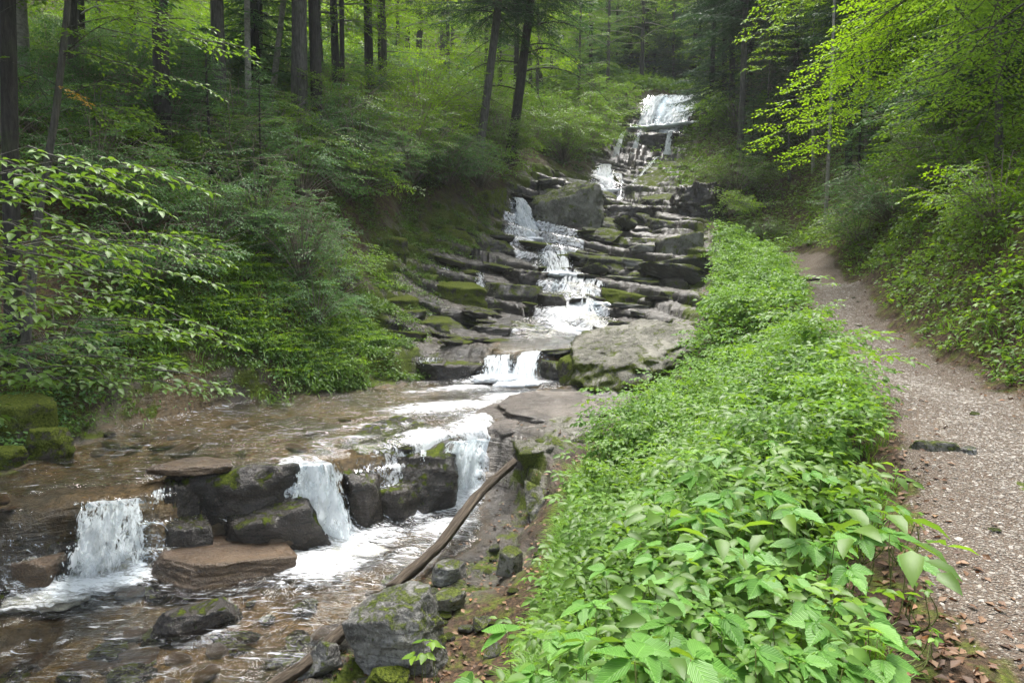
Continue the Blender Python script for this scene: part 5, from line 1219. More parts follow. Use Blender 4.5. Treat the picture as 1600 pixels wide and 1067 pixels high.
# ------------------------------------------------------------------ shrubs
def hit(u, v, Y):
    """where the ground is really seen at that spot, nearest to the distance meant"""
    yy = np.linspace(.65 * Y, 1.6 * Y, 90); P_ = np.array([PT(u, v, q) for q in yy]); d = P_[:, 2] - terrain(P_[:, 0], P_[:, 1])
    c = np.where(d[:-1] * d[1:] <= 0)[0]
    if not len(c): c = [int(np.argmin(np.abs(d)))]
    i = min(c, key=lambda k: abs(yy[k] - Y)); p = P_[i].copy(); p[2] = H(p[0], p[1]); return p
def shrub(name, label, u, v, Y, Rr, Ht, n, leaf, spL, mat, seed, group=None, twm='twig', tpl=LO, flat=.2, dz=0, arch=.5, view=None, wr=.6):
    r = np.random.default_rng(seed); b = hit(u, v, Y); z = H(b[0], b[1]) + dz; o0 = np.array([b[0], b[1], z])
    t0 = thing(name, label, 'shrub', tuple(o0), group); FR = []; G = Geo(); k = 0
    for i in range(n):
        az = i * 2.399 + r.normal() * .2; q = (i + .5) / n; rr = Rr * math.sqrt(q) * r.uniform(.7, 1.15); hh = Ht * (1 - .55 * q ** 1.5) * r.uniform(.55, 1.1)
        tip = np.array([math.cos(az) * rr, math.sin(az) * rr, hh]); s = np.linspace(0, 1, 7)[:, None]
        pts = tip * s + np.array([0, 0, arch * hh]) * (s * (1 - s)); G.tube(pts, np.linspace(.006 + .006 * Ht, .003, 7), 5)
        for j in range(4):
            qq = .45 + .55 * j / 3; ii = min(int(qq * 6), 5); p = pts[ii]
            a2 = az + (r.uniform(-.9, .9)); put_spray(FR, G, p, [math.cos(a2), math.sin(a2), r.normal() * .2 - .05], spL, leaf, k, r.uniform(.75, 1.2), r.normal() * flat, 1); k += 1
    link('stems', G.mesh('stems', M[twm]), t0); link('foliage', leaf_mesh('foliage', cat_frames(FR), tpl, M[mat], wr), t0)
    return t0
SH = [('dense small-leaved bush above the ferny bank corner', 470, 440, 13.2, 1.5, 2.1, 50, .05, .45, 'leaf_cool'),
      ('dark bush behind the dense small-leaved bush', 400, 380, 14.5, 1.6, 2.0, 40, .055, .5, 'leaf_cool'),
      ('pale green layered beech bush over the dark mossy wall', 640, 290, 22, 2.3, 3.4, 60, .075, .9, 'leaf_beech'),
      ('cool green layered bush left of the pale beech bush', 560, 300, 17.5, 1.9, 2.9, 46, .075, .8, 'leaf_cool'),
      ('bush hanging over the rocks left of the narrow fall', 700, 290, 26, 2.0, 2.4, 44, .08, .8, 'leaf_cool'),
      ('bright bush beside the foot of the leaning spruce', 785, 250, 31.5, 1.9, 2.6, 44, .09, .9, 'leaf_beech'),
      ('light green bush left of the high cascade', 880, 255, 34, 2.6, 3.6, 50, .11, 1.1, 'leaf_beech'),
      ('soft green bush left of the thin falls', 920, 235, 40, 2.6, 4.0, 50, .12, 1.2, 'leaf_beech'),
      ('round bush by the crag at the main waterfall', 940, 190, 46, 2.6, 3.5, 44, .14, 1.3, 'leaf_beech'),
      ('grey green broad bush on the right slope above the path', 1390, 350, 16.0, 2.0, 2.0, 50, .07, .7, 'leaf_cool'),
      ('leafy bush at the path side behind the white birch foot', 1340, 375, 18.5, 1.5, 1.3, 34, .075, .6, 'leaf_beech'),
      ('dark spruce-green bush at the rim of the right cliff', 1150, 300, 30, 2.2, 2.2, 40, .09, .8, 'fern'),
      ('yellow green ferny bush over the right cracked cliff', 1135, 330, 27.5, 1.8, 1.2, 36, .08, .7, 'leaf_yellow'),
      ('bright bush at the right frame edge over the path bend', 1560, 360, 9.0, 1.3, 1.2, 34, .06, .5, 'leaf_yellow'),
      ('low bush under the hanging right branches', 1480, 300, 13, 1.9, 1.6, 40, .06, .6, 'fern'),
      ('shaded bush high on the right slope', 1500, 220, 18, 2.4, 2.4, 44, .08, .8, 'leaf_cool'),
      ('bush at the turn where the path disappears', 1190, 370, 27, 1.6, 1.0, 30, .08, .6, 'fern'),
      ('shaded low bush above the left mossy rocks', 90, 560, 10.0, 1.2, .8, 26, .06, .5, 'leaf_cool'),
      ('shaded bush on the slope left of the leaf-littered gap', 240, 440, 12.5, 1.6, 1.3, 36, .06, .55, 'leaf_cool'),
      ('dim bush high on the left slope', 150, 330, 15.5, 2.2, 1.8, 40, .07, .7, 'leaf_cool'),
      ('dim bush left of the big spruce trunk', 260, 230, 20, 2.4, 2.2, 40, .08, .8, 'leaf_cool'),
      ('bush filling the gap below the twin pale trunks', 420, 260, 19, 2.2, 2.0, 40, .075, .75, 'leaf_beech'),
      ('bush in the hollow behind the beech bush', 520, 220, 25, 2.6, 2.6, 44, .09, .9, 'leaf_beech'),
      ('bright distant bush between the spruce trunks', 660, 200, 33, 3.0, 3.2, 46, .11, 1.1, 'leaf_yellow'),
      ('bright bush behind the leaning spruce foot', 760, 215, 36, 3.0, 3.4, 46, .12, 1.2, 'leaf_beech')]
for i, (lab, u, v, Y, Rr, Ht, n, lf, spL, mt) in enumerate(SH): shrub('bush', lab, u, v, Y, Rr, Ht, n, lf, spL, mt, 600 + i, tpl=HI if Y < 14 else LO, flat=.35)
SHG = [None] * 4
def scatter_shrubs(n, xr, yr, label, group, seed, sizes, ok_):
    r = np.random.default_rng(seed); pts = []; tries = 0
    while len(pts) < n and tries < 6000:
        tries += 1; y = yr[0] * (yr[1] / yr[0]) ** r.random(); a, b_ = xr(y); x = a + (b_ - a) * r.random()
        T = terrain(np.array([x]), np.array([y]), True)
        if T[5][0] > -.25 - .055 * max(0, y - 12) or T[6][0] > -1.3 or not ok_(x, y): continue
        if any((x - p[0]) ** 2 + (y - p[1]) ** 2 < (.75 + .028 * y) ** 2 for p in pts): continue
        pts.append((x, y, float(T[0][0])))
    for i, (x, y, z) in enumerate(pts):
        k = (i % 2) + sizes
        if SHG[k] is None:
            FR = []; G = Geo(); rr_ = np.random.default_rng(650 + k); q = 0
            for j in range(40):
                az = j * 2.399; t_ = (j + .5) / 40; rr2 = 1.25 * math.sqrt(t_) * rr_.uniform(.7, 1.15); hh = 1.5 * (1 - .6 * t_ ** 1.5) * rr_.uniform(.5, 1.1)
                tip = np.array([math.cos(az) * rr2, math.sin(az) * rr2, hh]); s_ = np.linspace(0, 1, 6)[:, None]; pt_ = tip * s_ + np.array([0, 0, .7 * hh]) * (s_ * (1 - s_)); G.tube(pt_, np.linspace(.012, .003, 6), 4)
                for m_ in (3, 4, 5):
                    a2 = az + rr_.uniform(-.9, .9); put_spray(FR, G, pt_[m_], [math.cos(a2), math.sin(a2), -.1 + rr_.normal() * .2], .5, (.055, .07, .075, .09)[k], q, rr_.uniform(.75, 1.2), rr_.normal() * .3, 0); q += 1
            SHG[k] = (G.mesh('stems', M['twig']), leaf_mesh('foliage', cat_frames(FR), LO, M[('leaf_cool', 'leaf_beech', 'fern', 'leaf_beech')[k]], .6))
        t0 = thing('bush', label, 'shrub', (x, y, z - .05), group, r.uniform(0, 6.28), (.55 + .03 * y) * r.uniform(.8, 1.25)); link('stems', SHG[k][0], t0); link('foliage', SHG[k][1], t0)
    return len(pts)
scatter_shrubs(120, lambda y: (-4 - .78 * y, np.interp(y, [9, 12, 14, 20, 24, 28, 40], [-4.2, -2.6, -2.6, -3.6, -3.0, -.4, 4])), (9.5, 42), 'leafy bush of the shaded thicket on the left slope', 'bushes of the left thicket', 31, 0, lambda x, y: not (y < 13.5 and x > -5.5 and x < -1) and not (y < 12.5 and x > -9))
scatter_shrubs(60, lambda y: (np.interp(y, [5, 10, 20, 26, 34, 45], [6.5, 7.5, 9.3, 10.0, 11.0, 14.5]), 5 + .80 * y), (7, 46), 'leafy bush of the thicket covering the right slope', 'bushes of the right thicket', 32, 2, lambda x, y: x > pathx(y) + 2.6 + (1.5 if y < 15 else 0))
# ferny overhang plants on the bank near the huge boulder
shrub('bush', 'low leafy plant spilling over the bank beside the huge boulder', 1065, 625, 9.4, .6, .45, 20, .06, .32, 'leaf_bank', 640, tpl=HI)
# dead brush
for i, (lab, u, v, Y, ln, n, mt) in enumerate([('tangle of grey dead brush on the left slope', 330, 300, 16.5, 2.2, 16, 'twig'), ('small grey dead brush below the big tangle', 270, 340, 15.0, 1.5, 10, 'twig'), ('bare brown twigs above the shaded bush on the right slope', 1420, 330, 17, 1.6, 10, 'twig')]):
    r = np.random.default_rng(700 + i); b = PT(u, v, Y); z = H(b[0], b[1]); G = Geo()
    for j in range(n):
        az = r.uniform(0, 6.28); bare_twigs(G, [b[0] + math.cos(az) * .4, b[1] + math.sin(az) * .4, z], nz(np.array([math.cos(az), math.sin(az), r.uniform(.4, 1.2)])), ln * r.uniform(.6, 1.1), .014, r, 2)
    tag(link('dead_brush', G.mesh('dead_brush', M[mt])), lab, 'brush')

# ------------------------------------------------------------------ forest
# shared crowns (unit trees): each is built once, copies share the mesh
CR = {}
def crown(key):
    if key in CR: return CR[key]
    kind, k = key.split('_'); k = int(k)
    if kind == 'spruce': F, G = spruce(24 + k, 6.5, 3.3, 900 + k, .50, (.15, .040), .8); mt, tpl, wr, bm_ = 'needle', NEED, .28, 'bark_dark'
    elif kind == 'skirt': F, G = spruce(15 + 2 * k, .8, 3.2, 910 + k, .45, (.15, .040), .8); mt, tpl, wr, bm_ = 'needle_soft' if k == 1 else 'needle', NEED, .28, 'bark_dark'
    elif kind == 'youngspruce': F, G = spruce(5 + k, .3, 1.7, 920 + k, .30, (.10, .022), 1.1); mt, tpl, wr, bm_ = 'needle_soft', NEED, .24, 'bark_dark'
    elif kind == 'beech': F, G = decid(15 + k, 3.0, 3.4, 42, .13, 1.25, 930 + k, .15, .9); mt, tpl, wr, bm_ = 'leaf_beech', LO, .62, 'bark_pale'
    elif kind == 'bright': F, G = decid(14 + k, 2.0, 3.4, 44, .14, 1.3, 940 + k, .15, .9); mt, tpl, wr, bm_ = 'leaf_yellow', LO, .62, 'bark_pale'
    elif kind == 'high': F, G = decid(18 + k, 8.0, 4.2, 40, .14, 1.5, 950 + k, .3, .9); mt, tpl, wr, bm_ = 'leaf_beech', LO, .62, 'bark_pale'
    CR[key] = join_mesh('crown', F, tpl, wr, M[mt], G, M[bm_]); return CR[key]
def trunk_mesh(pts, r0, r1, mat, k=12, seed=0, flare=.3):
    pts = np.array(pts, float); L = np.linalg.norm(pts[-1] - pts[0]); n = 30
    s = np.linspace(0, len(pts) - 1, n); i = np.minimum(s.astype(int), len(pts) - 2); f = (s - i)[:, None]; c = pts[i] * (1 - f) + pts[i + 1] * f
    q = np.linspace(0, 1, n); c[:, 0] += .03 * r0 / .15 * np.sin(q * 9 + seed); c[:, 1] += .03 * r0 / .15 * np.cos(q * 7 + seed)
    r = r0 + (r1 - r0) * q; r = r * (1 + flare * np.exp(-q * L / max(r0 * 3, .05)))
    V, T, Q = tube(c, r, k)
    th = np.tile(np.arange(k), n) / k * 6.283; al = np.repeat(q, k) * L; cc = np.repeat(c, k, 0)
    V[:n * k] = cc + (V[:n * k] - cc) * (1 + .10 * noise(np.cos(th) * 1.5 + seed, np.sin(th) * 1.5, al * .8, 401))[:, None]
    return mk_mesh('trunk', V, T, Q, M[mat])
def tree(name, label, cat, base, top, Ht, r0, mat, key=None, group=None, seed=0, cs=1.0, cz_=0.0, rz=None, sink=.3, dead=0, cmat=None):
    """base, top: points the trunk passes through; extended to height Ht"""
    base = np.array(base, float); d = nz(np.array(top, float) - base)
    pts = [base - d * sink, base + d * Ht * .5, base + d * Ht]
    o0 = base; t0 = thing(name, label, cat, tuple(o0), group)
    link('trunk', trunk_mesh([p - o0 for p in pts], r0, r0 * .35, mat, seed=seed), t0)
    r = np.random.default_rng(seed + 50)
    if key:
        cm = crown(key); B = basis(d, (1, 0, 0))      # lean of the crown follows the trunk
        rzv = r.uniform(0, 6.28) if rz is None else rz
        from mathutils import Matrix
        q = Vector((0, 0, 1)).rotation_difference(Vector(d)); e = (q.to_matrix() @ Matrix.Rotation(rzv, 3, 'Z')).to_euler()
        for nm, me in (('crown', cm),):
            o = link(nm, me, t0, (0, 0, cz_)); o.rotation_euler = e; o.scale = (cs, cs, cs)
    if dead:
        G = Geo()
        for j in range(dead):
            h = r.uniform(.12, .6) * Ht * .6; az = r.uniform(0, 6.28)
            bare_twigs(G, d * h, nz(np.array([math.cos(az), math.sin(az), r.uniform(-.25, .25)])), r.uniform(.6, 1.5), .012, r, 1, .2)
        link('crown' if not key else 'twigs', G.mesh('bare_twigs', M['twig' if mat == 'bark_pale' else 'bark_dark']), t0)
    return t0
def gp(u, v, Y):
    return hit(u, v, Y)
def vt(name, label, cat, ub, vb, Y, utop, wpx, Ht, mat, key=None, **kw):
    b = gp(ub, vb, Y); Y = b[1]; tp_ = PT(utop, 0, Y)
    if tp_[2] < b[2] + 1: tp_ = b + np.array([0, 0, 10.])
    return tree(name, label, cat, b, tp_, Ht, wpx * Y / FPX / 2 * .82, mat, key, **kw)
sp, bt = 'spruce_tree', 'beech_tree'
vt(sp, 'thick dark trunk in the shade at the left frame edge', 'tree', 18, 560, 10.5, 12, 30, 24, 'bark_dark', 'spruce_0', seed=1, dead=6)
vt(sp, 'stout lichen-grey spruce trunk left of the pale slender one', 'tree', 345, 205, 21, 340, 25, 24, 'bark', 'spruce_1', seed=2, dead=8)
vt(bt, 'pale slender beech trunk between two stout spruces', 'tree', 390, 200, 20, 387, 12, 17, 'bark_pale', 'high_0', seed=3)
vt(bt, 'pale leaning beech trunk just left of the thickest spruce', 'tree', 422, 190, 20.5, 443, 12, 17, 'bark_pale', 'high_1', seed=4)
vt(sp, 'thickest brown spruce trunk of the left group', 'tree', 470, 225, 22, 466, 31, 26, 'bark', 'spruce_2', seed=5, dead=8)
vt(sp, 'thin dark trunk behind the two pale beeches', 'tree', 406, 150, 30, 405, 11, 24, 'bark_dark', 'spruce_0', seed=6)
vt(sp, 'slim black trunk right of the thickest spruce', 'tree', 534, 160, 30, 533, 10, 24, 'bark_dark', 'spruce_1', seed=7, dead=6)
vt(sp, 'dark spruce trunk in the middle of the lit background', 'tree', 576, 150, 28, 575, 17, 24, 'bark_dark', 'spruce_0', seed=8, dead=8)
vt(sp, 'faint trunk behind the cool green bush', 'tree', 622, 130, 36, 622, 11, 24, 'bark_dark', 'spruce_2', seed=9, dead=5)
vt(sp, 'dark leaning trunk left of the grey one', 'tree', 652, 120, 36, 660, 12, 24, 'bark_dark', 'spruce_1', seed=10, dead=5)
vt(sp, 'straight grey trunk left of the leaning pair', 'tree', 692, 120, 38, 693, 13, 26, 'bark', 'spruce_0', seed=11, dead=5)
vt(sp, 'left trunk of the leaning dark spruce pair', 'tree', 745, 270, 27, 778, 17, 25, 'bark', 'spruce_1', seed=12, dead=10)
# the second of the pair has a swept foot and long drooping limbs
b = gp(795, 252, 29); tp_ = PT(829, 0, b[1])
t0 = tree(sp, 'right trunk of the leaning dark pair, with long drooping limbs', 'tree', b, tp_, 25, .225, 'bark_dark', 'spruce_2', seed=13)
G = Geo(); FR = []; r = np.random.default_rng(77); d = nz(tp_ - b)
for j in range(15):
    h = 3.2 + j * .38; az = (0.1 if j % 3 else 3.0) + r.normal() * .55; Lb = r.uniform(2.2, 4.2)
    t_ = np.linspace(0, 1, 9)[:, None]; p0 = d * h; dd = np.array([math.cos(az), math.sin(az) * .8, 0])
    pts = p0 + dd * Lb * t_ + np.array([0, 0, 1]) * (.16 * Lb * np.sin(t_ * 2.2) - .45 * Lb * t_ ** 2)
    G.tube(pts, np.linspace(.035, .008, 9), 5)
    for q in range(9):
        p = pts[q]; bare_twigs(G, p, nz(np.array([dd[0] + r.normal() * .6, dd[1] + r.normal() * .6, -.3])), .7, .008, r, 1, .3)
        if q > 3:
            k = 26; pp = p + r.normal(size=(k, 3)) * np.array([.35, .35, .10]); FR.append(frames(pp, r.normal(size=(k, 3)) * [1, 1, .3], np.tile([0, 0, 1.], (k, 1)), .16))
link('crown', join_mesh('lower_crown', cat_frames(FR), NEED, .25, M['needle_soft'], G, M['bark_dark']), t0)
# right side
vt(sp, 'tall grey spruce trunk right of the main waterfall', 'tree', 1155, 240, 33, 1166, 12, 24, 'bark', 'spruce_0', seed=20, dead=16)
vt(sp, 'dark trunk just left of the tall grey one', 'tree', 1143, 190, 38, 1145, 11, 24, 'bark_dark', 'spruce_1', seed=21, dead=6)
vt(sp, 'second dark trunk close beside the waterfall twigs', 'tree', 1132, 185, 40, 1133, 9, 24, 'bark_dark', 'spruce_2', seed=22, dead=6)
vt(sp, 'brownish trunk half hidden behind the bare twigs', 'tree', 1208, 160, 36, 1212, 10, 24, 'bark', 'spruce_1', seed=23, dead=6)
vt('birch_tree', 'thin white birch stem standing at the path bend', 'tree', 1290, 358, 24, 1304, 7.5, 11, 'bark_pale', None, seed=24, dead=14)
vt('dead_tree', 'short dead snag left of the white birch', 'tree', 1233, 285, 26, 1233, 7, 3.2, 'bark', None, seed=25)
vt('dead_tree', 'second short dead snag between snag and birch', 'tree', 1270, 268, 27, 1271, 7, 3.4, 'bark_pale', None, seed=26)
vt('birch_tree', 'pale thin stem in the leaves right of the white birch', 'tree', 1352, 250, 26, 1358, 6, 9, 'bark_pale', None, seed=27, dead=6)
vt('birch_tree', 'crooked pale stem on the high right slope', 'tree', 1366, 130, 28, 1360, 7, 9, 'bark_pale', None, seed=28, dead=6)
vt(sp, 'dark trunk near the top right corner', 'tree', 1596, 120, 16, 1588, 14, 22, 'bark_dark', 'spruce_0', seed=29, dead=8)

# saplings and branches whose leafy tiers reach into the view
def tiered(name, label, trunkpts, r0, mat, sprs, leafmat, leaf, tpl=HI, seed=0, wr=.6, roll=.0, cat='tree', sp=.38):
    """sprs: (root index fraction on trunk, tip point, spray length)"""
    r = np.random.default_rng(seed); tr = np.array(trunkpts, float); o0 = tr[0].copy(); t0 = thing(name, label, cat, tuple(o0))
    link('trunk', trunk_mesh(tr - o0, r0, r0 * .4, mat, 10, seed, .3), t0); G = Geo(); FR = []; k = 0
    for (q, tip, L) in sprs:
        s = q * (len(tr) - 1); i = min(int(s), len(tr) - 2); f = s - i; a = tr[i] * (1 - f) + tr[i + 1] * f; tip = np.array(tip, float)
        D = np.linalg.norm(tip - a); t_ = np.linspace(0, 1, 8)[:, None]; pts = a + (tip - a) * t_ + np.array([0, 0, .12 * D]) * np.sin(t_ * math.pi) - o0
        G.tube(pts, np.linspace(.005 + .0022 * D, .002, 8), 5); hd = math.atan2((tip - a)[1], (tip - a)[0]); m = max(2, int(D / (L * sp)))
        for j in range(m + 1):
            qq = .25 + .75 * j / m; ii = min(int(qq * 7), 6); ff = qq * 7 - ii; p = pts[ii] * (1 - ff) + pts[ii + 1] * ff
            az = hd + ((1 if j % 2 else -1) * r.uniform(.5, .95) if j < m else 0)
            put_spray(FR, G, p, [math.cos(az), math.sin(az), -.10 + r.normal() * .08], L, leaf, k, r.uniform(.8, 1.15), roll + r.normal() * .14); k += 1
    link('crown', join_mesh('crown', cat_frames(FR), tpl, wr, M[leafmat], G, M[mat]), t0); return t0
bl = [gp(35, 590, 9.4), PT(62, 330, 9.4), PT(85, 180, 9.5), PT(105, 0, 9.6), PT(128, -190, 9.8), PT(150, -420, 10.)]
sprs = [(.5, PT(250, 30, 9.0), .8), (.55, PT(300, 60, 9.6), .8), (.6, PT(330, 75, 10.5), .8), (.5, PT(170, 95, 9.6), .7), (.62, PT(220, -20, 8.6), .8), (.6, PT(0, 20, 9), .8), (.45, PT(-40, 90, 9), .8),
        (.7, PT(260, -60, 9.5), .9), (.7, PT(40, -60, 9.5), .9), (.8, PT(200, -150, 9), .9), (.8, PT(0, -150, 10), .9), (.9, PT(150, -280, 9), .9), (.9, PT(100, -300, 10.5), .9), (.5, PT(200, 60, 10.4), .8), (.4, PT(180, 170, 9.9), .6), (.42, PT(270, 120, 10.2), .7)]
tsb = tiered(bt, 'slender beech leaning over the left slope with lit upper tiers', bl, .062, 'bark', sprs, 'leaf_beech', .085, LO, 41)
FR = []; o0 = np.array(tsb.location)
for k in range(4): put_spray(FR, None, PT(92 + 9 * k, 134 + 6 * k, 9.4) - o0, [.9, -.2 * k, -.35], .36, .05, k, 1, 0, 0)
link('golden_leaves', leaf_mesh('golden_leaves', cat_frames(FR), LO, M['leaf_gold'], .6), tsb)['label'] = 'small spray of yellow autumn leaves'
tl = [np.array([-5.2, 4.6, -.9]), np.array([-5.1, 4.7, 1.2]), np.array([-5.0, 4.9, 3.2]), np.array([-4.9, 5.0, 6.])]
sprs = [(.35, PT(150, 245, 5.0), .6), (.40, PT(195, 262, 5.6), .6), (.30, PT(120, 290, 5.2), .6), (.28, PT(160, 380, 5.4), .6), (.25, PT(230, 420, 5.6), .62), (.22, PT(270, 500, 5.4), .55), (.2, PT(285, 520, 6.0), .5),
        (.18, PT(240, 575, 5.3), .5), (.18, PT(280, 600, 5.6), .45), (.22, PT(180, 560, 5.4), .45), (.27, PT(90, 450, 4.9), .6), (.3, PT(60, 340, 4.8), .6), (.33, PT(40, 230, 4.9), .6), (.28, PT(210, 470, 6.2), .6), (.3, PT(240, 365, 6.6), .6), (.33, PT(300, 395, 7.4), .6)]
tiered(bt, 'young beech at the left edge reaching layered branches over the pool', tl, .07, 'bark', sprs, 'fern', .088, HI, 42, sp=.62)
# right: bright tiers sweeping down-left from the upper right
for i, (lab, root, sp_, mt, lf) in enumerate([
    ('beech with bright tiers sweeping across the birch stem', (1560, 260, 17), [(1215, 210, 17, .4), (1225, 215, 18, .4), (1260, 245, 17, .38), (1350, 165, 16, .5), (1300, 175, 17, .45), (1400, 130, 16, .5), (1330, 110, 17, .52), (1440, 60, 16, .62), (1320, 120, 18, .5), (1500, 100, 15, .6), (1400, 220, 16, .4), (1480, 160, 15.5, .5), (1350, 55, 18, .6), (1280, 230, 19, .4), (1540, 20, 16, .75), (1440, -20, 17, .75), (1350, -30, 18, .8)], 'leaf_yellow', .10),
    ('beech with mid green tiers at the upper right', (1640, 330, 12.5), [(1480, 110, 12, .5), (1440, 180, 12.5, .45), (1500, 200, 12, .4), (1540, 130, 11.5, .5), (1560, 60, 12, .6), (1590, 180, 11.5, .45), (1470, 30, 12.5, .65), (1560, -20, 12, .75), (1620, 40, 12, .7), (1430, 250, 13, .3), (1520, 260, 12, .3)], 'leaf_beech', .085),
    ('beech leaning in above the bare twigs', (1330, 130, 27), [(1180, 60, 26, .5), (1230, 40, 26, .6), (1250, 75, 27, .5), (1190, 110, 26, .4), (1280, 10, 26, .7), (1220, 0, 27, .75), (1300, 60, 26, .55), (1370, 20, 27, .7), (1350, 90, 26, .5)], 'leaf_yellow', .13)]):
    b = gp(*root); tr = [b, b + np.array([-.2, 0, 3.]), b + np.array([-.5, -.2, 6.5]), b + np.array([-.6, -.3, 10.])]
    tiered(bt, lab, tr, .07, 'bark', [(min(1, max(.08, q)), PT(u, v, Y), 1.0) for (u, v, Y, q) in sp_], mt, lf, LO, 45 + i)
# bare-twigged conifer on the right
for i, (lab, u, v, Y, n, Ht, mt) in enumerate([('bare grey-twigged tree in front of the dark spruces', 1195, 240, 29, 60, 8.5, 'twig'), ('bare twigs tangled round the white birch top', 1262, 215, 24, 44, 7.0, 'twig')]):
    b = gp(u, v, Y); r = np.random.default_rng(810 + i); G = Geo(); G2 = Geo(); G.tube(np.array([[0, 0, -.2], [.1, 0, Ht * .5], [.15, .1, Ht]]), [.06, .04, .015], 7)
    for j in range(n):
        h = Ht * (.15 + .85 * j / n); az = r.uniform(0, 6.28); bare_twigs(G2, [0, 0, h], nz(np.array([math.cos(az), math.sin(az), r.uniform(-.1, .3)])), r.uniform(1.0, 2.0) * (1.1 - .6 * j / n), .011, r, 2, .35)
    t0 = thing('dead_tree', lab, 'tree', tuple(b)); link('trunk', G.mesh('trunk', M['bark']), t0); link('dead_branches', G2.mesh('dead_branches', M[mt]), t0)

# whole conifers and young trees in the middle distance
def ft(name, label, key, u, v, Y, cs=1.0, mat='bark_dark', group=None, seed=0):
    b = gp(u, v, Y); Ht = {'skirt': 15, 'youngspruce': 5, 'beech': 15, 'bright': 14, 'spruce': 24, 'high': 18}[key.split('_')[0]] * cs
    return tree(name, label, 'tree', b, b + np.array([0, 0, 5.]), Ht, .012 * Ht, mat, key, group, seed, cs)
for i, (nm, lab, key, u, v, Y, cs) in enumerate([
    (sp, 'full skirted spruce hanging twigs over the main waterfall', 'skirt_0', 1112, 185, 42, .9), (sp, 'soft green conifer above the waterfall on the right', 'skirt_1', 1085, 120, 56, 1.2),
    (sp, 'dark spruce right behind the waterfall twigs', 'skirt_0', 1170, 170, 44, 1.1), (sp, 'dark conifer at the head of the ravine', 'skirt_2', 985, 110, 64, 1.0), (sp, 'second dark conifer at the head of the ravine', 'skirt_0', 1010, 110, 72, 1.1),
    (bt, 'pale green tree left of the waterfall crag', 'beech_0', 905, 190, 48, .7), (bt, 'bright tree over the light green bushes', 'bright_0', 840, 180, 46, .8), (bt, 'tall bright tree behind the leaning pair', 'bright_1', 760, 160, 48, .95),
    (bt, 'bright tree between grey trunk and leaning pair', 'bright_0', 700, 160, 44, .9), (bt, 'glowing tree behind the dark background trunk', 'bright_1', 600, 150, 42, .9), (bt, 'glowing tree behind the thickest spruce', 'bright_0', 500, 140, 42, .95),
    (bt, 'green beech behind the pale slender trunks', 'bright_1', 420, 120, 40, .9), (bt, 'dim beech upper left behind the slope', 'beech_1', 250, 130, 34, .9), (bt, 'dim beech at the far upper left', 'beech_0', 120, 150, 28, .85),
    (sp, 'young spruce among the bushes below the pale trunks', 'youngspruce_0', 330, 300, 17.5, .75), (sp, 'young spruce left of the dense small-leaved bush', 'youngspruce_1', 410, 320, 17, .6), (sp, 'young spruce beside the grey broad bush', 'youngspruce_0', 1340, 300, 22, .8),
    (sp, 'young spruce at the foot of the tall grey trunk', 'youngspruce_1', 1175, 260, 31, .7), (sp, 'young spruce high on the right slope', 'youngspruce_0', 1480, 240, 17, .9), (bt, 'beech above the light green bush', 'beech_1', 950, 150, 55, .8),
    (sp, 'spruce with drooping skirt at the upper right', 'skirt_2', 1560, 180, 18, .6), (sp, 'dark spruce behind the bare twigs', 'skirt_2', 1240, 190, 38, .9), (sp, 'dark spruce behind the upper right beech', 'skirt_0', 1400, 150, 30, .9)]):
    ft(nm, lab, key, u, v, Y, cs, 'bark' if nm == bt else 'bark_dark', None, 60 + i)
# the wood behind, on both sides and above: alike and too far to tell apart
r = np.random.default_rng(5); keys_l = ['skirt_0', 'bright_0', 'spruce_1', 'beech_1', 'skirt_1', 'bright_1']
pts = []
def ravine_x(y): return np.interp(y, [24, 40, 52, 70, 112], [2, 8, 10.5, 12, 20])
for _ in range(5000):
    y = r.uniform(24, 112); x = r.uniform(-1, 1) * (8 + .80 * y)
    if _ % 3 == 0: y = r.uniform(51, 80); x = ravine_x(y) + r.uniform(-13, 13)
    ravine = ravine_x(y)
    if abs(x - ravine) < np.interp(y, [24, 50, 53], [7.5, 6, 0]): continue
    if y < 46 and x > 1 and (x - ravine) < 9: continue
    dm = (3.6 + .035 * y + (.3 if x < ravine - 6 else 0)) * (.62 if y > 54 and abs(x - ravine) < 14 else 1)
    if any((x - a) ** 2 + (y - b) ** 2 < dm * dm for a, b, _ in pts): continue
    pts.append((x, y, 0))
    if len(pts) > 290: break
for i, (x, y, _) in enumerate(pts):
    z = H(x, y); b = np.array([x, y, z]); q = r.random(); left = x < np.interp(y, [24, 52, 112], [2, 10, 20])
    if left: key = ('bright_0', 'bright_1', 'beech_0', 'bright_1', 'bright_0', 'beech_1', 'skirt_1')[min(6, int(q * 7))]
    else: key = ('skirt_0', 'skirt_1', 'beech_0', 'beech_1', 'skirt_2', 'bright_0', 'spruce_1')[min(6, int(q * 7))]
    conif = key.startswith('s'); s = r.uniform(.75, 1.15)
    tree(sp if conif else bt, ('dark conifer in the wood on the slopes behind the stream' if conif else 'light green broadleaf tree in the wood on the slopes behind the stream'), 'tree', b, b + np.array([0, 0, 5.]), 14 * s, .16 * s, 'bark_dark', key,
         'conifers of the background wood' if conif else 'broadleaf trees of the background wood', 1000 + i, s)
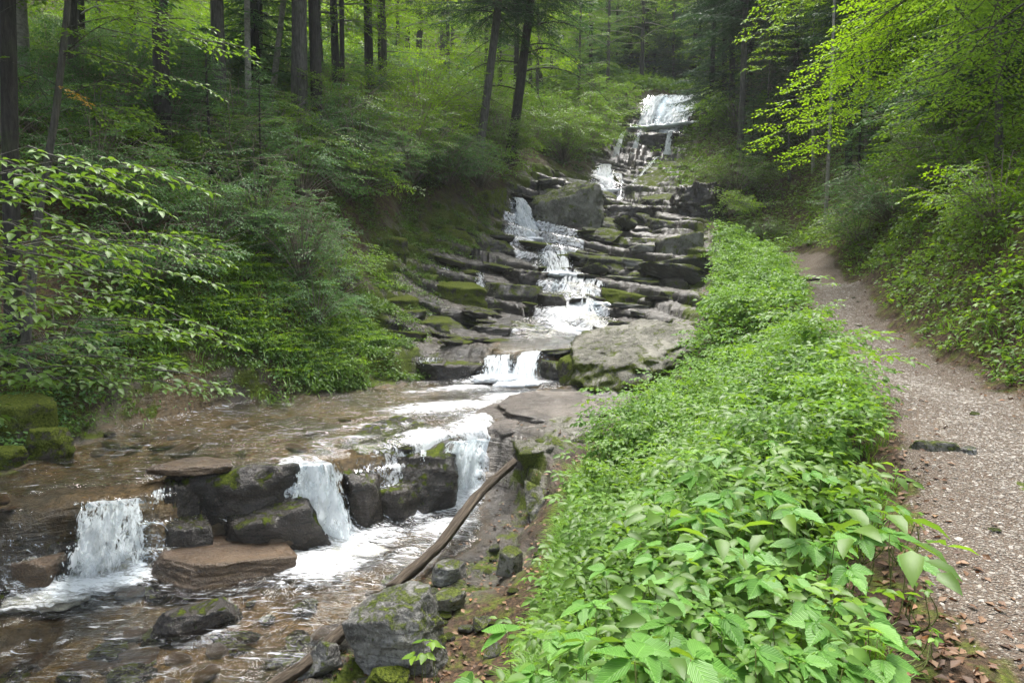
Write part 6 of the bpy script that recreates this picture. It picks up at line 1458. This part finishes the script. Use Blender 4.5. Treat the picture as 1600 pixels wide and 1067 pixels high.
# canopy trees added beside and behind the viewpoint so their crowns shade the slopes
for i, (x, y, key) in enumerate([(-10.5, 9.5, 'high_0'), (-13.5, 15.2, 'high_0'), (-14.5, 7, 'high_1'), (-18, 13, 'high_1'), (-9, 8, 'high_0'), (-12, 13, 'spruce_0'), (-8.5, 17, 'spruce_1'), (-14, 20, 'high_1'), (-6.2, 22, 'spruce_2'), (-12, 4, 'spruce_2'), (-8, 0, 'high_1'), (-17, 10, 'spruce_1'), (-13, -3, 'spruce_0'), (-10.5, 25, 'high_0'),
                                 (11, 5, 'high_0'), (13, 11, 'spruce_1'), (12, -2, 'spruce_0'), (14.5, 17, 'high_1'), (17, 24, 'spruce_2'), (9.5, -8, 'high_1'), (-6, -9, 'spruce_1'), (3, -13, 'high_0'), (-17, 16, 'spruce_2'), (-11, 11, 'high_1')]):
    z = H(x, y); b = np.array([x, y, z]); conif = key.startswith('s')
    tree(sp if conif else bt, 'tall spruce added beside the ravine to shade its slopes' if conif else 'tall beech added beside the ravine to shade its slopes', 'tree', b, b + np.array([0, 0, 5.]), (24 if conif else 18), .2, 'bark_dark' if conif else 'bark_pale', key,
         'spruces added for shade' if conif else 'beeches added for shade', 1400 + i, 1.0)

# ------------------------------------------------------------------ moist air
m, t, n, l = new_mat('haze')
pv = N(t, 'ShaderNodeVolumePrincipled'); pv.inputs['Color'].default_value = (.92, .96, 1.0, 1); pv.inputs['Density'].default_value = .0005; pv.inputs['Anisotropy'].default_value = 0
N(t, 'ShaderNodeOutputMaterial'); l.new(pv.outputs[0], [q for q in n if q.type == 'OUTPUT_MATERIAL'][0].inputs['Volume'])
zl, zt = float(GH.min()) - 1.5, 125.0
hx, hy0, hy1 = 140, -20, 125
V = [(x, y, z) for z in (zl, zt) for y in (hy0, hy1) for x in (-hx, hx)]
tag(link('haze', mk_mesh('haze', V, None, [[0, 2, 3, 1], [4, 5, 7, 6], [0, 1, 5, 4], [2, 6, 7, 3], [0, 4, 6, 2], [1, 3, 7, 5]], m, smooth_=False)), kind='stuff')
sc.cycles.volume_bounces = 1
sc.cycles.volume_max_steps = 64
